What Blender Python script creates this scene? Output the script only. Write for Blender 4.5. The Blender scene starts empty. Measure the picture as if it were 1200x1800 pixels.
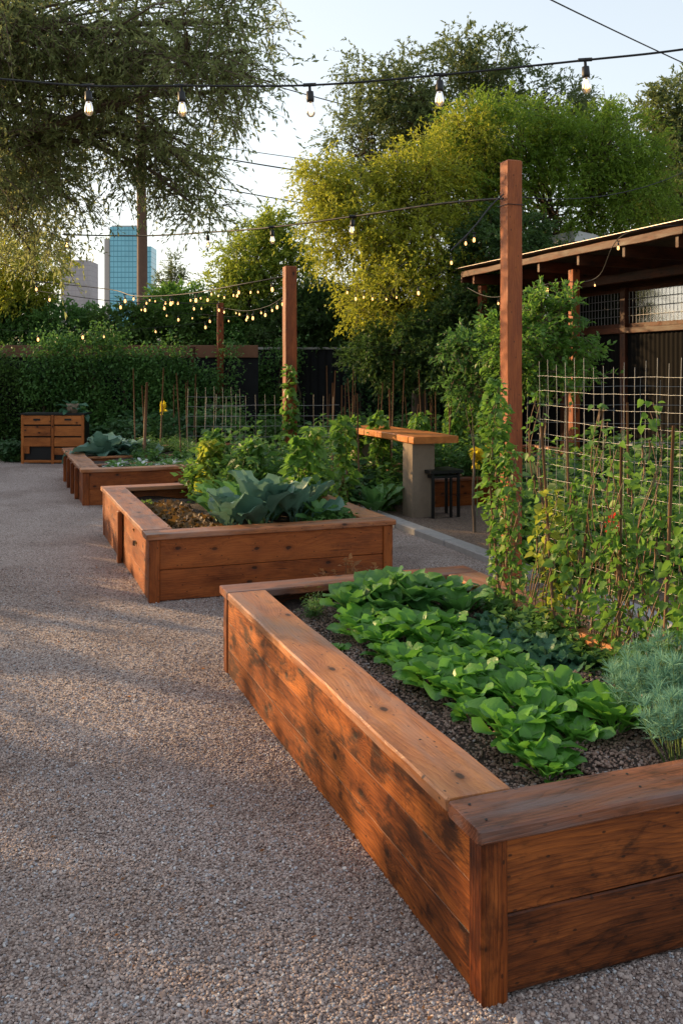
import bpy, math, random
import numpy as np
from mathutils import Vector, Matrix
sc = bpy.context.scene
C = sc.collection
F, HZ, CAMH = 1645.0, 650.0, 1.8
TH = math.radians(20.5)
U = np.array([math.cos(TH), math.sin(TH), 0.0]); V = np.array([-math.sin(TH), math.cos(TH), 0.0])
rs = np.random.RandomState(7); rnd = random.Random(7)
def at(u, v, Y):
    return ((u-600)/F*Y, Y, CAMH-(v-HZ)/F*Y)
def ground(u, v, z=0.0):
    Y = F*(CAMH-z)/(v-HZ); return ((u-600)/F*Y, Y, z)

# ------------------------------------------------------------------ mesh builder
class MB:
    def __init__(s): s.v=[]; s.f=[]; s.n=0; s.t=[]; s.g=[]; s.m=[]; s.sm=[]
    def add(s, v, faces, t=0.5, g=None, mi=0, smooth=False):
        """faces: list of ndarray (k, nverts) or a single one"""
        v = np.asarray(v, float).reshape(-1,3)
        s.v.append(v)
        s.t.append(np.broadcast_to(np.asarray(t, float), (len(v),)).copy())
        s.g.append(v.copy() if g is None else np.asarray(g, float))
        if not isinstance(faces, list): faces = [faces]
        for f in faces:
            f = np.asarray(f, int)
            if f.ndim == 1: f = f[None]
            s.f.append(f+s.n); s.m.append(np.full(len(f), mi)); s.sm.append(np.full(len(f), smooth))
        s.n += len(v); return s
    def mesh(s, name, mats):
        me = bpy.data.meshes.new(name)
        if not s.v: return me
        v = np.concatenate(s.v); me.vertices.add(len(v)); me.vertices.foreach_set('co', v.ravel())
        li = np.concatenate([f.ravel() for f in s.f]); lt = np.concatenate([np.full(len(f), f.shape[1]) for f in s.f])
        ls = np.concatenate([[0], np.cumsum(lt)[:-1]])
        me.loops.add(len(li)); me.loops.foreach_set('vertex_index', li.astype(np.int32))
        me.polygons.add(len(lt)); me.polygons.foreach_set('loop_start', ls.astype(np.int32))
        me.polygons.foreach_set('loop_total', lt.astype(np.int32))
        me.polygons.foreach_set('material_index', np.concatenate(s.m).astype(np.int32))
        me.polygons.foreach_set('use_smooth', np.concatenate(s.sm).astype(bool))
        me.update(calc_edges=True)
        a = me.attributes.new('t', 'FLOAT', 'POINT'); a.data.foreach_set('value', np.concatenate(s.t))
        a = me.attributes.new('g', 'FLOAT_VECTOR', 'POINT'); a.data.foreach_set('vector', np.concatenate(s.g).ravel())
        for m in (mats if isinstance(mats, (list, tuple)) else [mats]): me.materials.append(m)
        return me
    def build(s, name, mats, parent=None, loc=None):
        o = bpy.data.objects.new(name, s.mesh(name, mats)); C.objects.link(o)
        if parent is not None: o.parent = parent
        if loc is not None: o.location = loc
        return o
    # one straight board: rounded-rectangle section swept along ax, grain follows its length
    def board(s, p, ax, ay, L, W, T, bev=0.006, n=1, wob=0.0, t=None, taper=0):
        """p = centre of one end; ax along, ay across (width), thickness along ax x ay"""
        ax=np.array(ax,float); ax/=np.linalg.norm(ax); ay=np.array(ay,float); ay-=ax*ay.dot(ax); ay/=np.linalg.norm(ay); az=np.cross(ax,ay)
        b=min(bev,W*.3,T*.3); w=W/2; h=T/2
        sec=np.array([(w-b,-h),(w,-h+b),(w,h-b),(w-b,h),(-w+b,h),(-w,h-b),(-w,-h+b),(-w+b,-h)])
        xs=[0,b]+list(np.linspace(0,L,n+1)[1:-1])+[L-b,L]; vs=[];gs=[]
        off=rs.uniform(-40,40,3); ph=rs.uniform(0,6.28,6)
        for i,x in enumerate(xs):
            k = 1-b*1.2/max(w,h) if i in (0,len(xs)-1) else 1
            se=sec*k
            wy=wob*(math.sin(x*5.1+ph[0])+.6*math.sin(x*13+ph[1])); wy2=wob*(math.sin(x*6.3+ph[2])+.7*math.sin(x*17+ph[3])); wz=wob*.5*math.sin(x*4+ph[4])
            for (a,c) in se:
                a2=a+(wy if a>0 else wy2); c2=c+wz
                vs.append(np.array(p)+ax*x+ay*a2+az*c2); gs.append((x+off[0],a2+off[1],c2+off[2]))
        N=len(xs); q=[[i*8+j,i*8+(j+1)%8,(i+1)*8+(j+1)%8,(i+1)*8+j] for i in range(N-1) for j in range(8)]
        return s.add(vs,[np.array(q),np.array([list(range(7,-1,-1))]),np.array([[ (N-1)*8+j for j in range(8)]])],t=rs.rand() if t is None else t,g=gs)
    def box(s, c, d, t=.5, mi=0):
        x,y,z=[q/2 for q in d]; v=np.array([(-x,-y,-z),(x,-y,-z),(x,y,-z),(-x,y,-z),(-x,-y,z),(x,-y,z),(x,y,z),(-x,y,z)])+np.array(c)
        return s.add(v,np.array([(0,3,2,1),(4,5,6,7),(0,1,5,4),(1,2,6,5),(2,3,7,6),(3,0,4,7)]),t=t,mi=mi)
    def tube(s, pts, r, k=5, t=.5, mi=0, smooth=True, cap=True):
        P=np.array(pts,float); n=len(P); r=np.broadcast_to(np.asarray(r,float),(n,))
        d=np.gradient(P,axis=0); d/=np.linalg.norm(d,axis=1)[:,None]+1e-9
        ref=np.array([0,0,1.0]) if abs(d[:,2]).mean()<.8 else np.array([1.0,0,0])
        a=np.cross(d,ref); a/=np.linalg.norm(a,axis=1)[:,None]+1e-9; b=np.cross(d,a)
        th=np.arange(k)*2*math.pi/k
        vs=P[:,None,:]+r[:,None,None]*(np.cos(th)[None,:,None]*a[:,None,:]+np.sin(th)[None,:,None]*b[:,None,:])
        q=[[i*k+j,i*k+(j+1)%k,(i+1)*k+(j+1)%k,(i+1)*k+j] for i in range(n-1) for j in range(k)]
        L=np.concatenate([[0],np.cumsum(np.linalg.norm(np.diff(P,axis=0),axis=1))])
        g=np.stack([np.repeat(L,k),np.tile(np.cos(th),n)*.1+P[0,0],np.tile(np.sin(th),n)*.1+P[0,1]],1)
        fs=[np.array(q)]
        if cap and k>2: fs+= [np.array([list(range(k))]), np.array([[ (n-1)*k+j for j in range(k-1,-1,-1)]])]
        return s.add(vs.reshape(-1,3),fs,t=t,mi=mi,smooth=smooth,g=g)
    def lathe(s, prof, c=(0,0,0), k=16, t=.5, mi=0, smooth=True):
        th=np.arange(k)*2*math.pi/k; vs=[]
        for (r,z) in prof:
            vs+= [(c[0]+r*math.cos(a),c[1]+r*math.sin(a),c[2]+z) for a in th]
        n=len(prof); q=[[i*k+j,i*k+(j+1)%k,(i+1)*k+(j+1)%k,(i+1)*k+j] for i in range(n-1) for j in range(k)]
        return s.add(vs,np.array(q),t=t,mi=mi,smooth=smooth)
    # many copies of one template: pos (N,3), X,Y,Z axes (N,3), scale (N,)
    def many(s, tv, tf, pos, X, Y, Z, sc_, t, mi=0, smooth=False):
        N=len(pos); tv=np.asarray(tv,float); k=len(tv)
        sc_=np.asarray(sc_).reshape(N,1,-1)
        w=tv[None]*sc_
        vs=pos[:,None]+w[:,:,0:1]*X[:,None]+w[:,:,1:2]*Y[:,None]+w[:,:,2:3]*Z[:,None]
        fs=(np.asarray(tf)[None]+(np.arange(N)*k)[:,None,None]).reshape(-1,len(tf[0]))
        return s.add(vs.reshape(-1,3),fs,t=np.repeat(t,k),mi=mi,smooth=smooth)

def norm(a): return a/(np.linalg.norm(a,axis=-1,keepdims=True)+1e-9)
def tag(o, label, cat, group=None, kind=None):
    if label: o['label']=label
    if cat: o['category']=cat
    if group: o['group']=group
    if kind: o['kind']=kind
    return o
def thing(name, label, cat, loc=(0,0,0), rz=0, group=None):
    o=bpy.data.objects.new(name,None); C.objects.link(o); o.location=loc; o.rotation_euler=(0,0,rz); o.empty_display_size=.1
    return tag(o,label,cat,group)
def dup(root, loc, rz=0, scale=1, label=None, group=None):
    r=root.copy(); C.objects.link(r); r.location=loc; r.rotation_euler=(0,0,rz)
    r.scale=(scale,)*3 if not hasattr(scale,'__len__') else scale
    if label: r['label']=label
    if group: r['group']=group
    for ch in list(root.children):
        c=ch.copy(); C.objects.link(c); c.parent=r
        for gch in ch.children:
            d=gch.copy(); C.objects.link(d); d.parent=c
    return r
class Proto:
    """a plant kind: its variants' part meshes, placed as thing + parts"""
    def __init__(s, name, cat, variants): s.name=name; s.cat=cat; s.vs=variants; s.first={}
    def put(s, loc, rz=None, scale=1, label='', group=None, v=None):
        i=rnd.randrange(len(s.vs)) if v is None else v
        rz=rnd.uniform(0,6.28) if rz is None else rz
        if i in s.first: return tag(dup(s.first[i],loc,rz,scale),label,s.cat,group)
        r=thing(s.name,label,s.cat,loc,rz,group); r.scale=(scale,)*3 if not hasattr(scale,'__len__') else scale
        for (nm,mb,mats) in s.vs[i]: mb.build(nm,mats,r)
        s.first[i]=r; return r

# ------------------------------------------------------------------ materials
def newmat(name):
    m=bpy.data.materials.new(name); m.use_nodes=True; nt=m.node_tree; nt.nodes.clear()
    out=nt.nodes.new('ShaderNodeOutputMaterial'); return m,nt,out
def N(nt,typ,inp=None,**kw):
    n=nt.nodes.new(typ)
    for k,v in kw.items(): setattr(n,k,v)
    if inp:
        for k,v in inp.items():
            if isinstance(v,bpy.types.NodeSocket): nt.links.new(v,n.inputs[k])
            else: n.inputs[k].default_value=v
    return n
def math_(nt,op,a,b=0.0,c=0.0,clamp=False):
    n=N(nt,'ShaderNodeMath',{0:a,1:b,2:c},operation=op); n.use_clamp=clamp; return n.outputs[0]
def ramp(nt,fac,stops):
    r=N(nt,'ShaderNodeValToRGB',{'Fac':fac}); e=r.color_ramp.elements
    while len(e)<len(stops): e.new(.5)
    for i,(p,c) in enumerate(stops): e[i].position=p; e[i].color=(*c,1) if len(c)==3 else c
    return r.outputs['Color']
def mix(nt,fac,a,b,bt='MIX'):
    n=N(nt,'ShaderNodeMix',data_type='RGBA',blend_type=bt)
    for k,v in ((0,fac),(6,a),(7,b)):
        if isinstance(v,bpy.types.NodeSocket): nt.links.new(v,n.inputs[k])
        else: n.inputs[k].default_value=v if k==0 else (*v,1)
    return n.outputs[2]
def attr(nt,name,typ='GEOMETRY'): return N(nt,'ShaderNodeAttribute',attribute_name=name,attribute_type=typ)
def smooth(nt,x,a,b):
    n=N(nt,'ShaderNodeMapRange',{'Value':x,'From Min':a,'From Max':b,'To Min':0.0,'To Max':1.0}); n.interpolation_type='SMOOTHSTEP'; return n.outputs[0]
def noise(nt,vec,scale,detail=3,rough=.55,dist=0):
    return N(nt,'ShaderNodeTexNoise',{'Vector':vec,'Scale':scale,'Detail':detail,'Roughness':rough,'Distortion':dist}).outputs[0]

def wood(name, dark, mid, light, stain=.6, rough=.45, spec=.4, grey=0.0, bump=.35, gsc=1.0, streak=False, greyc=(.20,.15,.135)):
    m,nt,out=newmat(name)
    g=attr(nt,'g').outputs['Vector']; t=attr(nt,'t').outputs['Fac']
    sep=N(nt,'ShaderNodeSeparateXYZ',{0:g}); x,y,z=sep.outputs
    # knots
    yz=math_(nt,'ADD',y,z)
    kv=N(nt,'ShaderNodeCombineXYZ',{0:math_(nt,'MULTIPLY',x,3.4),1:math_(nt,'MULTIPLY',yz,6.0)}).outputs[0]
    kd=N(nt,'ShaderNodeTexVoronoi',{'Vector':kv,'Scale':1.0,'Randomness':1.0},voronoi_dimensions='2D')
    kn_=noise(nt,N(nt,'ShaderNodeCombineXYZ',{0:math_(nt,'MULTIPLY',x,40.0),1:math_(nt,'MULTIPLY',yz,60.0)}).outputs[0],1.0,3,.6)
    d=math_(nt,'ADD',kd.outputs['Distance'],math_(nt,'MULTIPLY',math_(nt,'SUBTRACT',kn_,.5),.07)); ksz=N(nt,'ShaderNodeSeparateXYZ',{0:kd.outputs['Color']}).outputs[0]
    haskn=smooth(nt,ksz,.55,.60)
    near=math_(nt,'MULTIPLY',math_(nt,'POWER',2.718,math_(nt,'MULTIPLY',math_(nt,'MULTIPLY',d,d),-22.0)),haskn)
    # cathedral grain
    lw=noise(nt,N(nt,'ShaderNodeCombineXYZ',{0:math_(nt,'MULTIPLY',x,.75),1:math_(nt,'MULTIPLY',y,3.2),2:math_(nt,'MULTIPLY',z,3.2)}).outputs[0],1.0,2,.5)
    fine=noise(nt,N(nt,'ShaderNodeCombineXYZ',{0:math_(nt,'MULTIPLY',x,4.0),1:math_(nt,'MULTIPLY',y,14.0),2:math_(nt,'MULTIPLY',z,14.0)}).outputs[0],1.0,2,.5)
    rr=math_(nt,'ADD',math_(nt,'ADD',math_(nt,'MULTIPLY',y,16.0*gsc),math_(nt,'MULTIPLY',z,12.0*gsc)),math_(nt,'MULTIPLY',lw,6.0))
    rr=math_(nt,'ADD',rr,math_(nt,'MULTIPLY',near,1.8)); rr=math_(nt,'ADD',rr,math_(nt,'MULTIPLY',fine,.35))
    band=math_(nt,'FRACT',math_(nt,'MULTIPLY',rr,3.1))
    band=math_(nt,'MULTIPLY',math_(nt,'POWER',band,2.2),smooth(nt,math_(nt,'SUBTRACT',1.0,band),0.0,.12))
    fib=noise(nt,N(nt,'ShaderNodeCombineXYZ',{0:math_(nt,'MULTIPLY',x,9.0),1:math_(nt,'MULTIPLY',y,260.0),2:math_(nt,'MULTIPLY',z,260.0)}).outputs[0],1.0,3,.6)
    blot=noise(nt,N(nt,'ShaderNodeCombineXYZ',{0:math_(nt,'MULTIPLY',x,2.2),1:math_(nt,'MULTIPLY',y,8.0),2:math_(nt,'MULTIPLY',z,8.0)}).outputs[0],1.0,4,.6,.4)
    base=math_(nt,'ADD',math_(nt,'MULTIPLY',blot,.75),math_(nt,'MULTIPLY',math_(nt,'SUBTRACT',t,.5),.22))
    base=math_(nt,'ADD',base,math_(nt,'MULTIPLY',math_(nt,'SUBTRACT',fib,.5),.5)); base=math_(nt,'SUBTRACT',base,math_(nt,'MULTIPLY',band,.13),clamp=True)
    col=ramp(nt,base,[(.10,dark),(.34,mid),(.60,light)])
    # dark stains
    st=noise(nt,N(nt,'ShaderNodeCombineXYZ',{0:math_(nt,'MULTIPLY',x,3.3 if not streak else 4.2),1:math_(nt,'MULTIPLY',y,7.0),2:math_(nt,'MULTIPLY',z,7.0)}).outputs[0],1.0,5,.62,.6)
    stm=math_(nt,'MULTIPLY',smooth(nt,st,.54,.68),stain)
    sf=noise(nt,N(nt,'ShaderNodeCombineXYZ',{0:math_(nt,'MULTIPLY',x,26.0),1:math_(nt,'MULTIPLY',y,70.0),2:math_(nt,'MULTIPLY',z,70.0)}).outputs[0],1.0,4,.7)
    stm=math_(nt,'MULTIPLY',smooth(nt,math_(nt,'ADD',st,math_(nt,'MULTIPLY',math_(nt,'SUBTRACT',sf,.5),.30)),.46,.64),stain)
    col=mix(nt,stm,col,tuple(c*.5 for c in dark))
    ck=noise(nt,N(nt,'ShaderNodeCombineXYZ',{0:math_(nt,'MULTIPLY',x,3.0),1:math_(nt,'MULTIPLY',y,75.0),2:math_(nt,'MULTIPLY',z,75.0)}).outputs[0],1.0,2,.5)
    chk=smooth(nt,ck,.70,.76)
    col=mix(nt,math_(nt,'MULTIPLY',chk,.8),col,tuple(c*.35 for c in dark))
    dv=N(nt,'ShaderNodeTexVoronoi',{'Vector':N(nt,'ShaderNodeCombineXYZ',{0:math_(nt,'MULTIPLY',x,6.0),1:math_(nt,'MULTIPLY',yz,11.0)}).outputs[0],'Scale':1.0},voronoi_dimensions='2D').outputs['Distance']
    col=mix(nt,math_(nt,'MULTIPLY',math_(nt,'SUBTRACT',1.0,smooth(nt,dv,.03,.055)),.8),col,(.02,.009,.005))
    if grey>0:
        gv=noise(nt,N(nt,'ShaderNodeCombineXYZ',{0:math_(nt,'MULTIPLY',x,1.3),1:math_(nt,'MULTIPLY',y,9.0),2:math_(nt,'MULTIPLY',z,9.0)}).outputs[0],1.3,4,.6)
        col=mix(nt,math_(nt,'MULTIPLY',smooth(nt,gv,.42,.68),grey),col,greyc)
    kn=math_(nt,'MULTIPLY',math_(nt,'SUBTRACT',1.0,smooth(nt,d,.05,.105)),haskn)
    halo=math_(nt,'MULTIPLY',math_(nt,'SUBTRACT',1.0,smooth(nt,d,.09,.24)),haskn)
    col=mix(nt,math_(nt,'MULTIPLY',halo,.35),col,tuple(c*.9 for c in dark)); col=mix(nt,math_(nt,'MULTIPLY',kn,.85),col,(.014,.006,.003))
    h=math_(nt,'SUBTRACT',math_(nt,'MULTIPLY',fib,.6),math_(nt,'MULTIPLY',band,.5)); h=math_(nt,'SUBTRACT',math_(nt,'SUBTRACT',h,math_(nt,'MULTIPLY',kn,.8)),math_(nt,'MULTIPLY',chk,1.2))
    bp=N(nt,'ShaderNodeBump',{'Strength':bump,'Distance':.004,'Height':h}).outputs[0]
    ro=math_(nt,'ADD',rough,math_(nt,'MULTIPLY',math_(nt,'SUBTRACT',blot,.5),.5),clamp=True)
    b=N(nt,'ShaderNodeBsdfPrincipled',{'Base Color':mix(nt,1.0,col,(1.09,.89,.74),'MULTIPLY'),'Roughness':ro,'Specular IOR Level':spec*.7,'Normal':bp})
    nt.links.new(b.outputs[0],out.inputs[0]); return m

def leafmat(name, c0, c1, trans=.45, rough=.5, spec=.35, tcol=None, veins=0.0, c2=None):
    m,nt,out=newmat(name); t=attr(nt,'t').outputs['Fac']
    pos=N(nt,'ShaderNodeNewGeometry').outputs['Position']
    n=noise(nt,pos,9.0,2,.5)
    f=math_(nt,'ADD',math_(nt,'MULTIPLY',t,.75),math_(nt,'MULTIPLY',n,.3),clamp=True)
    col=ramp(nt,f,[(.1,c0),(.85,c1)]+([(1.0,c2)] if c2 else []))
    b=N(nt,'ShaderNodeBsdfPrincipled',{'Base Color':col,'Roughness':rough,'Specular IOR Level':spec})
    if veins>0:
        b.inputs['Normal'].default_value
        vn=noise(nt,pos,75.0,2,.5); bp=N(nt,'ShaderNodeBump',{'Strength':veins,'Distance':.006,'Height':vn}).outputs[0]; nt.links.new(bp,b.inputs['Normal'])
    tc=mix(nt,.6,col,tcol if tcol else tuple(min(1,q*1.6) for q in c1))
    tr=N(nt,'ShaderNodeBsdfTranslucent',{'Color':tc})
    mx=N(nt,'ShaderNodeMixShader',{0:trans,1:b.outputs[0],2:tr.outputs[0]}); nt.links.new(mx.outputs[0],out.inputs[0]); return m
def plain(name,col,rough=.6,metal=0,spec=.4,nz=0,nscale=20,bump=0,c2=None):
    m,nt,out=newmat(name); pos=N(nt,'ShaderNodeTexCoord').outputs['Object']
    f=noise(nt,pos,nscale,4,.6)
    c=mix(nt,f if nz or c2 else 0.0,col,c2 if c2 else tuple(q*(1-nz) for q in col))
    b=N(nt,'ShaderNodeBsdfPrincipled',{'Base Color':c,'Roughness':rough,'Metallic':metal,'Specular IOR Level':spec})
    if bump: nt.links.new(N(nt,'ShaderNodeBump',{'Strength':bump,'Distance':.01,'Height':f}).outputs[0],b.inputs['Normal'])
    nt.links.new(b.outputs[0],out.inputs[0]); return m
def emis(name,col,st):
    m,nt,out=newmat(name); b=N(nt,'ShaderNodeEmission',{0:(*col,1),1:st}); nt.links.new(b.outputs[0],out.inputs[0]); return m

M={}
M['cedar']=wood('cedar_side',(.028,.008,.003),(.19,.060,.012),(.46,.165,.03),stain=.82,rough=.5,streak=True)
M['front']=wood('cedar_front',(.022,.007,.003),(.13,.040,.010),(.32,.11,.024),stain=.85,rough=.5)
M['cedar2']=wood('cedar_plain',(.085,.023,.007),(.22,.068,.016),(.34,.12,.03),stain=.3,rough=.5)
M['cap']=wood('cedar_cap',(.10,.036,.014),(.33,.14,.055),(.50,.25,.105),stain=.35,rough=.42,spec=.6,grey=.65,greyc=(.30,.21,.18))  # lighter tone and pink-grey patches paint the sky sheen on the caps
M['capgrey']=wood('weathered_cap',(.07,.028,.016),(.22,.09,.045),(.33,.16,.09),stain=.6,rough=.36,spec=.5,grey=.75,greyc=(.16,.13,.14))
M['post']=wood('post_wood',(.07,.020,.007),(.22,.066,.022),(.34,.12,.042),stain=.2,rough=.6,bump=.7,gsc=1.5)
M['cornerpost']=wood('corner_post_wood',(.035,.010,.004),(.17,.05,.012),(.36,.125,.03),stain=.65,rough=.42,bump=.6,gsc=1.6)
M['slab']=wood('table_wood',(.22,.08,.02),(.42,.17,.045),(.58,.27,.08),stain=.1,rough=.42)
M['shedwood']=wood('shed_wood',(.022,.008,.005),(.075,.028,.014),(.14,.052,.025),stain=.4,rough=.6)
M['orangewood']=wood('cabinet_wood',(.14,.045,.012),(.32,.12,.032),(.44,.18,.05),stain=.2,rough=.45)
M['stake']=plain('bamboo_stake',(.20,.10,.05),.7,nz=.5)
M['bark']=plain('bark',(.11,.075,.05),.9,nz=.6,nscale=12,bump=.6)
M['twig']=plain('twig',(.16,.115,.08),.85,nz=.4)
M['polewood']=plain('utility_pole_wood',(.16,.085,.055),.8,nz=.5,nscale=6)
M['gstem']=plain('green_stem',(.13,.20,.06),.5,nz=.3)
M['vstem']=plain('vine_stem',(.22,.12,.06),.6,nz=.4)
M['spin']=leafmat('spinach_leaf',(.020,.095,.018),(.125,.32,.042),.35,.38,.45,veins=.35)
M['chard']=leafmat('chard_leaf',(.030,.11,.030),(.10,.25,.05),.35,.4,.45,veins=.5)
M['kale']=leafmat('kale_leaf',(.028,.09,.055),(.075,.19,.10),.25,.5,.35,veins=.5)
M['collard']=leafmat('collard_leaf',(.055,.145,.095),(.15,.27,.20),.22,.40,.45,veins=.3)
M['collardg']=leafmat('collard_green_leaf',(.05,.15,.04),(.13,.29,.08),.3,.42,.45,veins=.3)
M['lettuce']=leafmat('copper_lettuce',(.035,.014,.009),(.15,.085,.025),.3,.5,.35)
M['limeleaf']=leafmat('lime_leaf',(.20,.30,.03),(.50,.55,.05),.5,.5,.3)
M['artem']=leafmat('silver_feather_leaf',(.055,.16,.105),(.20,.38,.26),.2,.7,.15)
M['vine']=leafmat('vine_leaf',(.03,.10,.018),(.16,.30,.045),.45,.45,.4,c2=(.48,.46,.06))  # yellow ramp top puts sunlit highlights into the leaf colour
M['vinesun']=leafmat('sunlit_vine_leaf',(.05,.14,.02),(.34,.38,.045),.5,.5,.3,c2=(.62,.50,.06))  # sunlight on these vines is painted as yellow leaf tones
M['bushg']=leafmat('garden_leaf',(.028,.09,.022),(.11,.23,.05),.35,.5,.35)
M['bushd']=leafmat('dark_garden_leaf',(.016,.055,.020),(.06,.14,.045),.3,.5,.35)
M['olive']=leafmat('olive_leaf',(.065,.105,.032),(.30,.33,.13),.5,.5,.35)
M['hedge']=leafmat('hedge_leaf',(.020,.055,.012),(.085,.16,.03),.35,.5,.3)
M['treeg']=leafmat('tree_leaf_green',(.035,.10,.012),(.22,.32,.035),.45,.5,.3)
M['treey']=leafmat('tree_leaf_yellow_sunlit',(.06,.12,.012),(.37,.38,.04),.5,.5,.3,c2=(.55,.46,.05))  # leaf colour raised to hold the golden tree's sun glow
M['treeyg']=leafmat('tree_leaf_yellowgreen',(.06,.13,.015),(.30,.36,.05),.5,.5,.3)
M['treed']=leafmat('tree_leaf_dark',(.020,.05,.015),(.07,.13,.03),.35,.5,.3)
M['treef']=leafmat('tree_leaf_far',(.06,.10,.045),(.16,.20,.07),.45,.6,.2)
M['white_leaf']=leafmat('white_leaf',(.40,.45,.42),(.75,.78,.76),.2,.6,.2)
M['yellow']=leafmat('yellow_petal',(.65,.40,.02),(.8,.62,.04),.4,.5,.2)
M['red']=leafmat('red_petal',(.5,.02,.015),(.7,.05,.03),.4,.5,.2)
M['dryleaf']=leafmat('dry_leaf',(.16,.07,.03),(.38,.18,.07),.4,.6,.2)
M['wire']=plain('galvanised_wire',(.24,.24,.24),.4,metal=.6)
M['black']=plain('black_metal',(.012,.012,.013),.4,nz=.3)
M['cable']=plain('black_cable',(.012,.012,.013),.55)
M['socket']=plain('black_socket',(.015,.015,.016),.5)
M['concrete']=plain('pillar_concrete',(.31,.235,.17),.85,nz=.45,nscale=9,bump=.4)
M['kerb']=plain('kerb_concrete',(.40,.38,.37),.85,nz=.35,nscale=14,bump=.4)
M['greytop']=plain('grey_tabletop',(.42,.43,.47),.4,nz=.1)
M['terra']=plain('terracotta',(.45,.14,.05),.8,nz=.3)
M['teal']=plain('teal_plastic',(.09,.22,.20),.45,nz=.1)
M['fil']=emis('filament',(1,.55,.2),12)
M['bulblit']=emis('lit_bulb',(1,.50,.17),3.4)
M['roofmetal']=plain('roof_sheet_metal',(.30,.26,.24),.4,metal=.7,nz=.5,nscale=5)
M['fenceb']=plain('dark_corrugated_metal',(.014,.015,.018),.7,spec=.15,nz=.5,nscale=4)
M['wallb']=plain('shed_corrugated_wall',(.008,.007,.007),.8,spec=.08,nz=.5,nscale=4)
M['beam']=plain('trellis_beam',(.22,.10,.055),.8,nz=.5,nscale=7)
M['whiteroof']=plain('white_roof',(.6,.6,.6),.6,nz=.2)
def glassbulb():
    m,nt,out=newmat('bulb_glass')
    g=N(nt,'ShaderNodeBsdfGlossy',{'Color':(1,1,1,1),'Roughness':.05}); tr=N(nt,'ShaderNodeBsdfTransparent',{'Color':(1,.93,.82,1)})
    fr=N(nt,'ShaderNodeFresnel',{'IOR':1.6}); mx=N(nt,'ShaderNodeMixShader',{0:fr.outputs[0],1:tr.outputs[0],2:g.outputs[0]})
    e=N(nt,'ShaderNodeEmission',{0:(1,.62,.28,1),1:.12}); ad=N(nt,'ShaderNodeAddShader',{0:mx.outputs[0],1:e.outputs[0]})
    nt.links.new(ad.outputs[0],out.inputs[0]); return m
M['glass']=glassbulb()
def windowmat():
    m,nt,out=newmat('wired_window_glass')
    g=N(nt,'ShaderNodeBsdfGlossy',{'Color':(.75,.8,.85,1),'Roughness':.08}); tr=N(nt,'ShaderNodeBsdfTransparent',{'Color':(.5,.5,.5,1)})
    mx=N(nt,'ShaderNodeMixShader',{0:.16,1:tr.outputs[0],2:g.outputs[0]}); nt.links.new(mx.outputs[0],out.inputs[0]); return m
M['pane']=windowmat()
def gravelmat(name,dirt=.0):
    m,nt,out=newmat(name); pos=N(nt,'ShaderNodeNewGeometry').outputs['Position']
    vo=N(nt,'ShaderNodeTexVoronoi',{'Vector':pos,'Scale':95.0}); vo2=N(nt,'ShaderNodeTexVoronoi',{'Vector':pos,'Scale':190.0})
    r=N(nt,'ShaderNodeSeparateXYZ',{0:vo.outputs['Color']}).outputs[0]; r2=N(nt,'ShaderNodeSeparateXYZ',{0:vo2.outputs['Color']}).outputs[1]
    f=math_(nt,'ADD',math_(nt,'MULTIPLY',r,.7),math_(nt,'MULTIPLY',r2,.3))
    stops=[(.05,(.19,.135,.115)),(.35,(.37,.285,.25)),(.6,(.49,.395,.355)),(.85,(.58,.50,.465)),(1,(.70,.67,.66))]
    if dirt: stops=[(p,tuple(q*k for q,k in zip(c,(.55,.5,.42)))) for p,c in stops]
    col=ramp(nt,f,stops)
    big=noise(nt,pos,.9,4,.6); col=mix(nt,math_(nt,'MULTIPLY',smooth(nt,big,.42,.66),.42),col,(.17,.11,.085))
    mid=noise(nt,pos,7,3,.6); col=mix(nt,math_(nt,'MULTIPLY',mid,.25),col,(.12,.09,.08))
    d=math_(nt,'SUBTRACT',1.0,vo.outputs['Distance']); col=mix(nt,smooth(nt,vo.outputs['Distance'],.5,.9),col,(.05,.035,.03))
    h=math_(nt,'ADD',d,math_(nt,'MULTIPLY',math_(nt,'SUBTRACT',1.0,vo2.outputs['Distance']),.4))
    bp=N(nt,'ShaderNodeBump',{'Strength':.8,'Distance':.008,'Height':h}).outputs[0]
    b=N(nt,'ShaderNodeBsdfPrincipled',{'Base Color':col,'Roughness':.75,'Specular IOR Level':.3,'Normal':bp}); nt.links.new(b.outputs[0],out.inputs[0]); return m
M['gravel']=gravelmat('gravel'); M['dirtgravel']=gravelmat('dark_gravel',1)
def stonemat(name,k=1.0,br=(1,1,1)):
    m,nt,out=newmat(name); a=attr(nt,'rc','INSTANCER').outputs['Fac']
    s=[(.0,(.14,.095,.08)),(.3,(.34,.255,.22)),(.55,(.43,.34,.30)),(.75,(.53,.44,.395)),(.86,(.42,.29,.235)),(.93,(.34,.37,.42)),(1,(.66,.64,.63))]
    col=ramp(nt,a,[(p,tuple(q*k*w for q,w in zip(c,br))) for p,c in s])
    pos=N(nt,'ShaderNodeNewGeometry').outputs['Position']; big=noise(nt,pos,.9,4,.6)
    col=mix(nt,math_(nt,'MULTIPLY',smooth(nt,big,.42,.66),.42),col,(.17*k,.11*k,.085*k))
    b=N(nt,'ShaderNodeBsdfPrincipled',{'Base Color':col,'Roughness':.65,'Specular IOR Level':.3}); nt.links.new(b.outputs[0],out.inputs[0]); return m
M['stone']=stonemat('gravel_stones'); M['soilstone']=stonemat('soil_crumbs',.68,(1,.85,.75))
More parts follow.
